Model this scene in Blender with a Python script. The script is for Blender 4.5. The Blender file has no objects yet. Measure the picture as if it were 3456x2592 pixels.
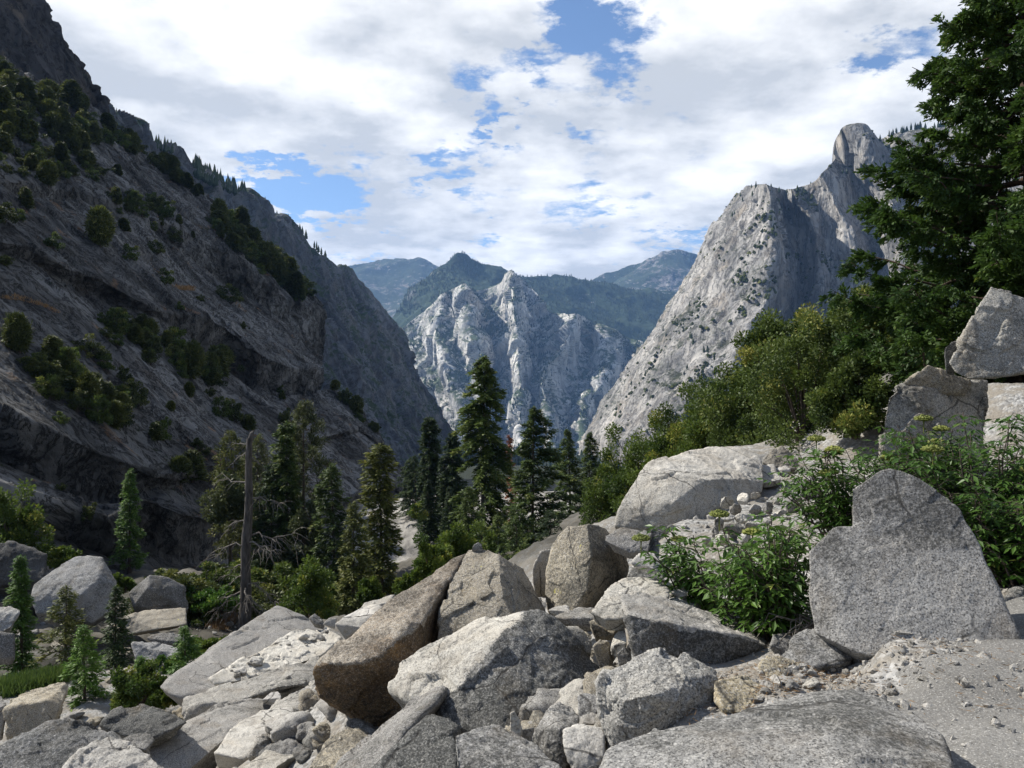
import bpy, bmesh, math, random
import numpy as np
from mathutils import Vector
from mathutils.bvhtree import BVHTree
C = bpy.context.scene.collection
R = math.radians
CAMZ = 1.6
F = 2712.0                      # focal length in photo pixels (photo 3456 x 2592)

# ------------------------------------------------------------------ camera, sky, sun, exposure
cam = bpy.data.objects.new("camera", bpy.data.cameras.new("camera"))
C.objects.link(cam)
cam.location = (0, 0, CAMZ)
cam.rotation_euler = (R(90), 0, 0)
cam.data.sensor_width = 36
cam.data.lens = 36 * F / 3456
cam.data.clip_start = 0.05
cam.data.clip_end = 40000
bpy.context.scene.camera = cam
vs = bpy.context.scene.view_settings
vs.view_transform = 'Standard'; vs.look = 'None'; vs.exposure = 0.75; vs.gamma = 1; vs.use_curve_mapping = False
SUN = Vector((-0.68, 0.275, 0.68)).normalized()
sl = bpy.data.objects.new("sun", bpy.data.lights.new("sun", 'SUN'))
C.objects.link(sl)
sl.rotation_euler = SUN.to_track_quat('Z', 'Y').to_euler()
sl.location = SUN * 100
sl.data.energy = 5.0; sl.data.angle = R(0.53); sl.data.color = (1.0, 0.95, 0.87)

class NT:
    """small helper to write node trees"""
    def __init__(s, tree): s.t = tree; s.t.nodes.clear()
    def n(s, typ, ins=None, **kw):
        x = s.t.nodes.new(typ)
        for k, v in kw.items(): setattr(x, k, v)
        for k, v in (ins or {}).items():
            if isinstance(v, bpy.types.NodeSocket): s.t.links.new(v, x.inputs[k])
            else: x.inputs[k].default_value = v
        return x
    def m(s, op, a, b=0.0, c=None, clamp=False):
        d = {0: a, 1: b}
        if c is not None: d[2] = c
        return s.n('ShaderNodeMath', d, operation=op, use_clamp=clamp).outputs[0]
    def noise(s, v, scale, detail=4, rough=.55, dist=0.0):
        return s.n('ShaderNodeTexNoise', {'Vector': v, 'Scale': scale, 'Detail': detail, 'Roughness': rough, 'Distortion': dist}).outputs[0]
    def map(s, x, a, b, c=0.0, d=1.0):
        return s.n('ShaderNodeMapRange', {0: x, 1: a, 2: b, 3: c, 4: d}, clamp=True).outputs[0]
    def mix(s, f, a, b, mode='MIX'):
        x = s.n('ShaderNodeMix', data_type='RGBA', blend_type=mode)
        for sock, v in ((x.inputs[0], f), (x.inputs[6], a), (x.inputs[7], b)):
            if isinstance(v, bpy.types.NodeSocket): s.t.links.new(v, sock)
            else: sock.default_value = v if not isinstance(v, tuple) or len(v) == 4 else (*v, 1)
        return x.outputs[2]
    def scale(s, v, sc):
        return s.n('ShaderNodeVectorMath', {0: v, 1: sc}, operation='MULTIPLY').outputs[0]

# sky: Nishita plus broken cloud deck (positions are directions in the sky)
w = bpy.data.worlds.new("World"); bpy.context.scene.world = w; w.use_nodes = True
q = NT(w.node_tree)
sky = q.n('ShaderNodeTexSky', sky_type='NISHITA', sun_disc=False, sun_elevation=math.asin(SUN.z), sun_rotation=math.atan2(SUN.x, SUN.y), altitude=1800, air_density=1.0, dust_density=.3, ozone_density=2.0)
dirv = q.n('ShaderNodeTexCoord').outputs['Generated']
sep = q.n('ShaderNodeSeparateXYZ', {0: dirv})
dx, dy, dz = sep.outputs
zz = q.m('ADD', q.m('MAXIMUM', dz, 0.0), .15)
cl = q.n('ShaderNodeCombineXYZ', {0: q.m('DIVIDE', dx, zz), 1: q.m('DIVIDE', dy, zz), 2: 0.0}).outputs[0]
yy = q.m('MAXIMUM', dy, .05)
U = q.m('DIVIDE', dx, yy); V = q.m('DIVIDE', dz, yy)
wob = q.m('MULTIPLY', q.m('SUBTRACT', q.noise(cl, 5.0, 8, .65), .5), .20)
wob2 = q.m('MULTIPLY', q.m('SUBTRACT', q.noise(q.n('ShaderNodeVectorMath', {0: cl, 1: (7, 3, 1)}).outputs[0], 6.0, 8, .65), .5), .20)
U2 = q.m('ADD', U, wob); V2 = q.m('ADD', V, wob2)
hole = None
def D2uv(px, py): return (px - 1106) / 1736, (829 - py) / 1736
for (px, py, a, b, k) in [(1290, 50, 70, 45, .95), (1335, 130, 60, 40, .85), (1130, 120, 55, 22, .55), (640, 400, 115, 38, 1.15), (700, 440, 60, 35, .9), (1150, 300, 330, 210, .20), (560, 385, 50, 24, .8), (1045, 215, 26, 52, .7), (1060, 270, 60, 12, .7), (960, 378, 62, 20, .75), (1290, 450, 80, 30, .55), (1470, 520, 60, 25, .7), (1960, 95, 75, 40, .9), (1850, 120, 45, 25, .5), (1220, 90, 45, 40, .6), (1235, 285, 40, 14, .5), (1150, 215, 30, 14, .5), (760, 560, 90, 16, .7), (1040, 545, 40, 14, .5), (1000, 340, 50, 14, .4)]:
    u0, v0 = D2uv(px, py)
    ex = q.m('POWER', q.m('DIVIDE', q.m('SUBTRACT', U2, u0), a / 1736), 2.0)
    ey = q.m('POWER', q.m('DIVIDE', q.m('SUBTRACT', V2, v0), b / 1736), 2.0)
    g = q.m('MULTIPLY', q.m('EXPONENT', q.m('MULTIPLY', q.m('ADD', ex, ey), -0.7)), k)
    hole = g if hole is None else q.m('ADD', hole, g)
fine = q.noise(cl, 6.5, 9, .62)
# unseen sky opened overhead and behind the camera, added for bluer, dimmer ambient light
hole = q.m('ADD', hole, q.m('ADD', q.map(dz, .55, .80, 0.0, .6), q.map(dy, .15, -.25, 0.0, .6)))
cover = q.map(q.m('ADD', q.m('SUBTRACT', 1.0, hole), q.m('MULTIPLY', q.m('SUBTRACT', fine, .5), 2.1)), .17, .66)
shade = q.noise(q.n('ShaderNodeVectorMath', {0: cl, 1: (2.3, 5.1, 0)}).outputs[0], 1.9, 7, .56)
shade2 = q.noise(cl, 4.2, 8, .6)
lum = q.m('ADD', q.m('ADD', q.map(shade, .40, .64), q.m('MULTIPLY', q.m('SUBTRACT', shade2, .5), 1.7)), q.m('MULTIPLY', q.m('SUBTRACT', fine, .5), .7), clamp=True)
edge = q.m('SUBTRACT', 1.0, q.m('MULTIPLY', hole, 1.0), clamp=True)
ccol = q.mix(lum, (5.3, 5.5, 5.75), (10.0, 9.95, 9.8))
skc = q.mix(1.0, sky.outputs[0], (1.15, 1.2, 1.25), 'MULTIPLY')
fin = q.mix(cover, skc, ccol)
bg = q.n('ShaderNodeBackground', {0: fin, 1: 0.075})
q.t.links.new(bg.outputs[0], q.n('ShaderNodeOutputWorld').inputs[0])

# ------------------------------------------------------------------ helpers
CROP = {0: (0, 0, .64), 1: (0, 1750, 1.9069), 2: (1000, 1750, 1.9069), 3: (2000, 1450, 1.4526), 4: (0, 900, 1.6592), 5: (1100, 1100, 1.8436),
        6: (1900, 350, 1.3269), 7: (2600, 0, 1.2757), 8: (0, 0, 1.6592), 9: (1150, 800, 2.212), 10: (700, 1300, 1.951), 'S': (0, 0, 1.0)}
def S_(c, x, y):
    a = CROP[c]; return a[0] + x / a[2], a[1] + y / a[2]
def P(sx, sy, d):
    return np.array([(sx - 1728) / F * d, d, CAMZ + (1296 - sy) / F * d])
def PC(c, x, y, d):
    return P(*S_(c, x, y), d)

_rng = np.random.default_rng(7)
_perm = np.concatenate([_rng.permutation(256)] * 3)
_grad = _rng.normal(size=(256, 3)); _grad /= np.linalg.norm(_grad, axis=1)[:, None]
def perlin(p):
    p = np.asarray(p, float); i = np.floor(p).astype(int); f = p - i; i &= 255
    u = f * f * f * (f * (f * 6 - 15) + 10)
    out = 0
    for a in (0, 1):
        for b in (0, 1):
            for c in (0, 1):
                h = _perm[_perm[_perm[i[:, 0] + a] + i[:, 1] + b] + i[:, 2] + c]
                g = _grad[h]
                d = g[:, 0] * (f[:, 0] - a) + g[:, 1] * (f[:, 1] - b) + g[:, 2] * (f[:, 2] - c)
                out = out + d * (u[:, 0] if a else 1 - u[:, 0]) * (u[:, 1] if b else 1 - u[:, 1]) * (u[:, 2] if c else 1 - u[:, 2])
    return out * 1.6
def fbm(p, octv=4, gain=.5, lac=2.03, ridged=False):
    s = 0; a = 1.0; t = 0; p = np.asarray(p, float)
    for o in range(octv):
        n = perlin(p + o * 17.3)
        s = s + a * ((1 - 2 * np.abs(n)) if ridged else n); t += a
        a *= gain; p = p * lac
    return s / t

def facet(p, seed=0, jump=.7):
    """piecewise flat breakage: nearest jittered cell, its own height and tilt"""
    p = np.asarray(p, float); ip = np.floor(p).astype(int); best = np.full(len(p), 1e9); out = np.zeros(len(p))
    for a in (-1, 0, 1):
        for b in (-1, 0, 1):
            for c in (-1, 0, 1):
                q_ = ip + np.array([a, b, c]); k = _perm[_perm[_perm[(q_[:, 0] + seed) & 255] + (q_[:, 1] & 255)] + (q_[:, 2] & 255)]
                s_ = q_ + .5 + _grad[k] * .45; d = ((p - s_) ** 2).sum(1)
                k2 = _perm[k + 7]; v = _grad[k2, 0] * jump + ((p - s_) * _grad[_perm[k2 + 3]]).sum(1) * .9
                m_ = d < best; best = np.where(m_, d, best); out = np.where(m_, v, out)
    return out
def mesh_np(name, v, f, mats=(), smooth=True, mi=None, attr=None):
    """v (N,3); f list of arrays (each M x k)"""
    me = bpy.data.meshes.new(name)
    fs = f if isinstance(f, list) else [f]
    loops = np.concatenate([x.ravel() for x in fs]).astype(np.int32)
    tot = np.concatenate([np.full(len(x), x.shape[1]) for x in fs]).astype(np.int32)
    st = np.concatenate([[0], np.cumsum(tot)[:-1]]).astype(np.int32)
    me.vertices.add(len(v)); me.vertices.foreach_set('co', np.asarray(v, np.float32).ravel())
    me.loops.add(len(loops)); me.loops.foreach_set('vertex_index', loops)
    me.polygons.add(len(tot)); me.polygons.foreach_set('loop_start', st); me.polygons.foreach_set('loop_total', tot)
    for m in mats: me.materials.append(m)
    if mi is not None: me.polygons.foreach_set('material_index', np.asarray(mi, np.int32))
    me.polygons.foreach_set('use_smooth', np.full(len(tot), smooth))
    if attr:
        for k, a in attr.items():
            at = me.attributes.new(k, 'FLOAT', 'POINT'); at.data.foreach_set('value', np.asarray(a, np.float32))
    me.update(calc_edges=True)
    return me
def obj(name, me, loc=(0, 0, 0), parent=None, rz=0.0, sc=None):
    o = bpy.data.objects.new(name, me); C.objects.link(o); o.location = loc; o.rotation_euler.z = rz
    if sc is not None: o.scale = sc if hasattr(sc, '__len__') else (sc, sc, sc)
    if parent: o.parent = parent
    return o
def tag(o, label=None, cat=None, group=None, kind=None):
    if label: o['label'] = label
    if cat: o['category'] = cat
    if group: o['group'] = group
    if kind: o['kind'] = kind
    return o
def copy_tree(root, loc, rz=0.0, sc=1.0, label=None, group=None):
    r = root.copy(); C.objects.link(r); r.location = loc; r.rotation_euler.z = rz
    r.scale = sc if hasattr(sc, '__len__') else (sc, sc, sc)
    if label: r['label'] = label
    if group: r['group'] = group
    for ch in list(root.children):
        c = ch.copy(); C.objects.link(c); c.parent = r
    return r
def tube(pts, rad, sides=6):
    """tapered tube along points -> verts, quads"""
    pts = np.asarray(pts, float); n = len(pts); rad = np.broadcast_to(np.asarray(rad, float), (n,))
    t = np.gradient(pts, axis=0); t /= np.linalg.norm(t, axis=1)[:, None] + 1e-9
    ref = np.where(np.abs(t[:, 2:3]) > .9, np.array([[1., 0, 0]]), np.array([[0, 0, 1.]]))
    a = np.cross(t, ref); a /= np.linalg.norm(a, axis=1)[:, None] + 1e-9; b = np.cross(t, a)
    ang = np.arange(sides) / sides * 2 * np.pi
    v = pts[:, None] + rad[:, None, None] * (a[:, None] * np.cos(ang)[None, :, None] + b[:, None] * np.sin(ang)[None, :, None])
    i = np.arange(n - 1)[:, None] * sides; j = np.arange(sides)[None]; k = (j + 1) % sides
    f = np.stack([i + j, i + k, i + sides + k, i + sides + j], -1).reshape(-1, 4)
    return v.reshape(-1, 3), f
class MB:
    def __init__(s): s.v = []; s.f = []; s.n = 0
    def add(s, v, f): s.v.append(v); s.f.append(f + s.n); s.n += len(v)
    def mesh(s, name, mats, smooth=True):
        by = {}
        for f in s.f: by.setdefault(f.shape[1], []).append(f)
        return mesh_np(name, np.concatenate(s.v), [np.concatenate(x) for x in by.values()], mats, smooth)

# ------------------------------------------------------------------ materials
def mat(name):
    m = bpy.data.materials.new(name); m.use_nodes = True
    return m, NT(m.node_tree)
def finish(q, col, rough=.9, bump=None, dist=.02, strength=.6, spec=.25):
    b = q.n('ShaderNodeBsdfPrincipled', {'Base Color': col, 'Roughness': rough, 'Specular IOR Level': spec})
    if bump is not None:
        q.t.links.new(q.n('ShaderNodeBump', {'Height': bump, 'Strength': strength, 'Distance': dist}).outputs[0], b.inputs['Normal'])
    q.t.links.new(b.outputs[0], q.n('ShaderNodeOutputMaterial').inputs[0])

def granite(name, light=(.375, .362, .332), mid=(.232, .224, .206), lichen=.35, licol=(.055, .055, .05), warm=.15, wcol=(.34, .25, .14), sc=1.0, speck=1.0, yellow=.0):
    m, q = mat(name)
    tc = q.n('ShaderNodeTexCoord').outputs['Object']
    rnd = q.n('ShaderNodeObjectInfo').outputs['Random']
    p = q.n('ShaderNodeVectorMath', {0: tc, 1: q.n('ShaderNodeCombineXYZ', {0: q.m('MULTIPLY', rnd, 37.0), 1: q.m('MULTIPLY', rnd, 91.0), 2: 0.0}).outputs[0]}).outputs[0]
    big = q.noise(p, 1.1 * sc, 3, .5)
    medn = q.noise(p, 7 * sc, 6, .65)
    col = q.mix(q.map(q.m('ADD', big, q.m('MULTIPLY', medn, .6)), .6, 1.05), mid + (1,), light + (1,))
    col = q.mix(q.m('MULTIPLY', q.map(q.noise(p, 2.0 * sc, 5, .6, .4), .50, .68), warm), col, wcol + (1,))
    # crystals: dark mica specks and pale feldspar
    sp = q.n('ShaderNodeTexVoronoi', {'Vector': p, 'Scale': 130 * sc}, feature='F1').outputs['Color']
    spv = q.n('ShaderNodeSeparateColor', {0: sp}).outputs[0]
    sn = q.noise(p, 75 * sc, 3, .7)
    col = q.mix(q.m('MULTIPLY', q.map(sn, .50, .60), .85 * speck), col, (.06, .06, .06, 1))
    col = q.mix(q.m('MULTIPLY', q.map(spv, .66, .9), .5 * speck), col, (.60, .59, .56, 1))
    col = q.mix(1.0, col, q.mix(q.m('FRACT', q.m('MULTIPLY', rnd, 7.31)), (.74, .74, .755, 1), (1.12, 1.1, 1.05, 1)), 'MULTIPLY')
    # lichen crust
    ln = q.m('ADD', q.m('MULTIPLY', q.noise(p, 24 * sc, 7, .72), 1.0), q.m('MULTIPLY', q.m('ADD', q.m('SUBTRACT', q.noise(p, 1.6 * sc, 4, .55), .5), q.m('MULTIPLY', q.m('SUBTRACT', q.m('FRACT', q.m('MULTIPLY', rnd, 13.7)), .5), .22)), .95))
    col = q.mix(q.m('MULTIPLY', q.m('MULTIPLY', q.map(ln, .70 - .55 * lichen, .88 - .55 * lichen), q.map(q.noise(p, 62 * sc, 4, .7), .40, .56, .38, 1.0)), .9), col, licol + (1,))
    if yellow > 0:
        yn = q.noise(q.n('ShaderNodeVectorMath', {0: p, 1: (4., 9., 2.)}).outputs[0], 3.2 * sc, 6, .7)
        col = q.mix(q.map(yn, .70 - yellow * .2, .74 - yellow * .2), col, (.42, .38, .10, 1))
    ck = q.noise(p, 3.3 * sc, 8, .7, .6)
    crack = q.map(q.m('ABSOLUTE', q.m('SUBTRACT', ck, .5)), 0.0, .009)
    crm = q.map(q.noise(p, 1.3 * sc, 3, .5), .52, .62)
    col = q.mix(q.m('MULTIPLY', q.m('MULTIPLY', q.m('SUBTRACT', 1.0, crack), crm), .6), col, (.06, .058, .055, 1))
    wv = q.n('ShaderNodeVectorMath', {0: p, 1: q.scale(q.n('ShaderNodeTexNoise', {'Vector': p, 'Scale': 3.0 * sc, 'Detail': 5.0}).outputs['Color'], (.22 / sc, .22 / sc, .22 / sc))}).outputs[0]
    ve = q.n('ShaderNodeTexVoronoi', {'Vector': wv, 'Scale': 1.05 * sc}, feature='DISTANCE_TO_EDGE').outputs['Distance']
    joint = q.m('MULTIPLY', q.map(ve, .003, .014, 1.0, 0.0), q.map(q.noise(p, .9 * sc, 3, .5), .47, .55))
    col = q.mix(q.m('MULTIPLY', joint, .8), col, (.035, .033, .03, 1))
    crack = q.m('MULTIPLY', crack, q.m('SUBTRACT', 1.0, joint))
    col = q.mix(q.m('MULTIPLY', q.map(q.noise(q.scale(p, (1, 1, .35)), 1.9 * sc, 6, .65), .54, .70), .42), col, tuple(.34 * x for x in wcol) + (1,))
    hv = q.m('ADD', q.m('ADD', q.m('MULTIPLY', medn, .6), q.m('MULTIPLY', q.noise(p, 38 * sc, 6, .75), .45)), q.m('MULTIPLY', crack, .12))
    finish(q, col, .88, hv, .06 / sc, .75)
    return m

G = dict(
    grey=granite('granite_grey', lichen=.46),
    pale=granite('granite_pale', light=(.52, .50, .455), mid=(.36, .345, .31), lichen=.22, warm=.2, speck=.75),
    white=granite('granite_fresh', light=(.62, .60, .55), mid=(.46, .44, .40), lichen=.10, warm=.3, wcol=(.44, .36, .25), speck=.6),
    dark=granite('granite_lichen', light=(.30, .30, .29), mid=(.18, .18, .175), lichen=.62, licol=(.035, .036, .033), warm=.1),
    tan=granite('granite_tan', light=(.42, .375, .285), mid=(.275, .24, .18), lichen=.33, warm=.5, wcol=(.30, .235, .14), yellow=.15),
    brown=granite('granite_brown', light=(.37, .325, .26), mid=(.235, .20, .155), lichen=.40, licol=(.04, .034, .028), warm=.6, wcol=(.25, .17, .095)),
    blue=granite('granite_bluegrey', light=(.38, .375, .36), mid=(.245, .243, .235), lichen=.36, warm=.05),
    sand=granite('granite_ochre', light=(.45, .40, .29), mid=(.33, .28, .19), lichen=.2, warm=.6, wcol=(.36, .27, .14)),
    slab=granite('granite_slab', light=(.40, .385, .35), mid=(.28, .268, .242), lichen=.36, warm=.12),
    mottle=granite('granite_mottled', light=(.40, .39, .365), mid=(.28, .272, .255), lichen=.42, licol=(.06, .06, .056)),
    fleck=granite('granite_flecked', light=(.40, .39, .365), mid=(.27, .262, .245), lichen=.62, licol=(.055, .054, .05)),
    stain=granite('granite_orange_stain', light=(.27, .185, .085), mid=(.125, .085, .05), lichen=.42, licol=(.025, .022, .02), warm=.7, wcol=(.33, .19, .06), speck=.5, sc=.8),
    shade=granite('granite_shaded', light=(.07, .07, .07), mid=(.04, .04, .04), lichen=.3, sc=.4, warm=.3, wcol=(.08, .06, .035), speck=.3),  # near-black base colour paints in the shade lying on the rock
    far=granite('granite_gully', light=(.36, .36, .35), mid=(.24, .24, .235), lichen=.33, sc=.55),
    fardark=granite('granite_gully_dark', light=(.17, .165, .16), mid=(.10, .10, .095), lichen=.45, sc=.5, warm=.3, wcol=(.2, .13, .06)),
)

def mountain_mat(name, pale=(.47, .46, .45), mid=(.27, .27, .275), dark=(.10, .10, .105), veg=.45, vegcol=(.028, .042, .022), sc=1.0, warm=.2, slope=(.25, .75), darkamt=.5, strat=1.0, dry=0.0, dip=False, bs=.6, jz=.8):
    """bare rock with dark streaks, joints, and scrub where it is not too steep; sc = 1/m"""
    m, q = mat(name)
    tc = q.n('ShaderNodeTexCoord').outputs['Object']
    p = q.scale(tc, (sc, sc, sc)); ps = q.scale(tc, (sc, sc, sc * .22))
    if dip:
        sx_, sy_, sz_ = q.n('ShaderNodeSeparateXYZ', {0: tc}).outputs
        ps = q.n('ShaderNodeCombineXYZ', {0: q.m('MULTIPLY', q.m('ADD', sx_, sz_), sc), 1: q.m('MULTIPLY', sy_, sc * 1.3), 2: q.m('MULTIPLY', q.m('SUBTRACT', sz_, sx_), sc * .09)}).outputs[0]
    nz = q.n('ShaderNodeSeparateXYZ', {0: q.n('ShaderNodeNewGeometry').outputs['Normal']}).outputs[2]
    a = q.noise(p, 1.3, 7, .6)
    st = q.noise(ps, 6.0, 6, .65)
    col = q.mix(q.map(a, .38, .62), mid + (1,), pale + (1,))
    col = q.mix(q.m('MULTIPLY', q.map(st, .48, .66), darkamt), col, dark + (1,))
    col = q.mix(q.m('MULTIPLY', q.map(q.noise(p, 3.1, 5, .6), .55, .7), warm), col, (.40, .31, .20, 1))
    jn = q.noise(q.scale(tc, (sc, sc, sc * jz)), 9.0 * strat, 8, .72, .5)
    j = q.map(q.m('ABSOLUTE', q.m('SUBTRACT', jn, .5)), 0.0, .03)
    col = q.mix(q.m('MULTIPLY', q.m('SUBTRACT', 1.0, j), .8), col, dark + (1,))
    if dry > 0:
        dn = q.m('MULTIPLY', q.map(q.noise(p, 4.4, 6, .65), .60, .68), q.map(nz, .5, .8))
        col = q.mix(q.m('MULTIPLY', dn, dry), col, (.24, .13, .06, 1))
    if veg > 0:
        vn = q.m('ADD', q.m('MULTIPLY', q.noise(p, 16.0, 6, .7), .75), q.m('MULTIPLY', q.noise(p, 2.2, 5, .6), .6))
        vm = q.m('MULTIPLY', q.map(vn, .90 - veg * .5, .97 - veg * .5), q.map(nz, slope[0], slope[1], .0, 1.0))
        vt = q.mix(q.noise(p, 60.0, 3, .6), vegcol + (1,), tuple(x * 1.9 for x in vegcol) + (1,))
        col = q.mix(vm, col, vt)
    hv = q.m('ADD', q.m('ADD', q.m('MULTIPLY', q.noise(p, 12.0, 8, .7), .5), q.m('MULTIPLY', j, .2)), q.m('MULTIPLY', st, .4))
    finish(q, col, .92, hv, .10 / sc, bs, spec=.15)
    return m

def leaf_mat(name, a, b, c=None, trans=.3, rough=.6):
    m, q = mat(name)
    t = q.n('ShaderNodeAttribute', attribute_name='tint').outputs['Fac']
    rnd = q.n('ShaderNodeObjectInfo').outputs['Random']
    col = q.mix(t, a + (1,), b + (1,))
    if c: col = q.mix(q.map(t, .86, 1.0), col, c + (1,))
    col = q.mix(1.0, col, q.mix(rnd, (.78, .8, .8, 1), (1.2, 1.15, 1.0, 1)), 'MULTIPLY')
    d = q.n('ShaderNodeBsdfPrincipled', {'Base Color': col, 'Roughness': rough, 'Specular IOR Level': .25})
    tr = q.n('ShaderNodeBsdfTranslucent', {'Color': col})
    mx = q.n('ShaderNodeMixShader', {0: trans, 1: d.outputs[0], 2: tr.outputs[0]})
    q.t.links.new(mx.outputs[0], q.n('ShaderNodeOutputMaterial').inputs[0])
    return m
L = dict(
    fir=leaf_mat('fir_needles', (.022, .044, .012), (.105, .150, .034), (.18, .20, .05)),
    firdark=leaf_mat('fir_needles_dark', (.013, .028, .013), (.050, .080, .026)),
    firgold=leaf_mat('fir_needles_gold', (.034, .050, .014), (.13, .145, .034), (.20, .19, .05)),
    sap=leaf_mat('sapling_needles', (.030, .078, .014), (.120, .215, .036), (.18, .25, .06)),
    pine=leaf_mat('pine_needles', (.035, .050, .022), (.110, .125, .050)),
    oak=leaf_mat('oak_leaves', (.032, .060, .012), (.125, .175, .030), (.25, .25, .05), trans=.38),
    oakdark=leaf_mat('oak_leaves_dark', (.028, .050, .012), (.108, .150, .030), (.21, .21, .05), trans=.32),
    scrub=leaf_mat('scrub_leaves', (.020, .032, .010), (.092, .112, .026), (.14, .15, .04), trans=.28),
    cedar=leaf_mat('cedar_sprays', (.014, .036, .010), (.056, .104, .018), (.11, .135, .024), trans=.35),
    elder=leaf_mat('elder_leaves', (.034, .078, .014), (.098, .185, .034), (.18, .22, .05), trans=.35, rough=.42),
    bloom=leaf_mat('elder_umbels', (.13, .16, .03), (.27, .29, .08), trans=.3),
    grass=leaf_mat('grass_blades', (.030, .062, .016), (.085, .125, .03), trans=.35),
    dry=leaf_mat('dry_grass', (.20, .115, .05), (.34, .21, .10), trans=.2),
    red=leaf_mat('dead_needles', (.13, .045, .022), (.24, .095, .045), trans=.2),
)
def bark_mat(name, a, b, sc=6.0):
    m, q = mat(name)
    p = q.scale(q.n('ShaderNodeTexCoord').outputs['Object'], (sc, sc, sc * .18))
    n = q.noise(p, 2.5, 6, .65)
    finish(q, q.mix(q.map(n, .35, .65), a + (1,), b + (1,)), .9, n, .03, .9)
    return m
BARK = bark_mat('bark', (.035, .027, .022), (.10, .08, .065))
BARKRED = bark_mat('bark_cedar', (.03, .022, .018), (.085, .058, .042))
DEADW = bark_mat('dead_wood', (.085, .075, .062), (.21, .19, .165))
SNAGB = bark_mat('snag_bark', (.030, .027, .024), (.105, .095, .085), 3.0)

# ------------------------------------------------------------------ terrain lofts
def resample(pts, n):
    pts = np.asarray(pts, float); seg = np.r_[0, np.cumsum(np.linalg.norm(np.diff(pts, axis=0), axis=1))]
    t = np.linspace(0, seg[-1], n)
    return np.stack([np.interp(t, seg, pts[:, k]) for k in range(pts.shape[1])], 1)
def across(rows, nv, cubic=True, wts=None):
    """rows (K, n, 3) -> (nv, n, 3)"""
    rows = np.asarray(rows); K = len(rows)
    wts = np.ones(K - 1) if wts is None else np.asarray(wts, float)
    cum = np.r_[0, np.cumsum(wts)]; t = np.linspace(0, cum[-1], nv)
    tt = np.interp(t, cum, np.arange(K)); i = np.clip(np.floor(tt).astype(int), 0, K - 2); f = (tt - i)[:, None, None]
    a, b = rows[i], rows[i + 1]
    if not cubic: return a * (1 - f) + b * f
    p0 = rows[np.clip(i - 1, 0, K - 1)]; p3 = rows[np.clip(i + 2, 0, K - 1)]
    m0 = (b - p0) * .5; m1 = (p3 - a) * .5
    return (2 * f**3 - 3 * f**2 + 1) * a + (f**3 - 2 * f**2 + f) * m0 + (-2 * f**3 + 3 * f**2) * b + (f**3 - f**2) * m1
def grid_normals(g):
    du = np.gradient(g, axis=1); dv = np.gradient(g, axis=0)
    n = np.cross(du, dv); n /= np.linalg.norm(n, axis=2)[..., None] + 1e-9
    s = np.sign((n * (np.array([0, 0, CAMZ]) - g)).sum(2)); s[s == 0] = 1
    return n * s[..., None]
def grid_obj(name, g, mats, displace=None, kind='structure', label=None):
    if displace is not None: g = displace(g)
    a, b = g.shape[:2]
    i = np.arange(a - 1)[:, None] * b + np.arange(b - 1)[None]
    f = np.stack([i, i + 1, i + b + 1, i + b], -1).reshape(-1, 4)
    me = mesh_np(name, g.reshape(-1, 3), f, mats)
    o = obj(name, me); tag(o, label, None, None, kind)
    return o, g, f
def rocky(amp, L, vert=.45, octv=6, ridged=True, amp2=0, L2=1, gain=.52, fc=0, fl=1, shear=0.0, warp=0.0, crest=None):
    def fn(g):
        if warp:
            wv = np.stack([perlin(g.reshape(-1, 3) / (L * .9) + o) for o in (3.1, 11.9)], 1).reshape(*g.shape[:2], 2); g = g.copy(); g[..., 0] += wv[..., 0] * warp; g[..., 1] += wv[..., 1] * warp
        n = grid_normals(g); p = g.reshape(-1, 3).copy(); p[:, 0] -= shear * p[:, 2]; p = p / L * np.array([1, 1, vert])
        h = fbm(p, octv, gain, ridged=ridged).reshape(g.shape[:2]) - (.35 if ridged else 0)
        if fc:
            w_ = np.stack([perlin(g.reshape(-1, 3) / fl * .8 + o) for o in (0, 7.7, 15.3)], 1) * .35
            h = h + (fc / amp * (facet(g.reshape(-1, 3) / fl * np.array([1, 1, .45]) + w_, 3, .18) + .45 * facet(g.reshape(-1, 3) / fl * 2.7 * np.array([1, 1, .7]) + w_ * 2, 9, .25))).reshape(g.shape[:2])
        if amp2: h = h + amp2 / amp * fbm(g.reshape(-1, 3) / L2 * np.array([1, 1, .9]), 4, .5).reshape(g.shape[:2])
        h = h - h.mean()
        if crest is not None: h = h * np.clip(.22 + np.abs(np.arange(len(h)) - crest)[:, None] / 26, .22, 1)
        return g + n * (h * amp)[..., None]
    return fn
def plane_d(s, c):
    return lambda sx, sy: c * F / np.maximum(s * (1728 - sx) - (1296 - sy), 40)

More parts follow.
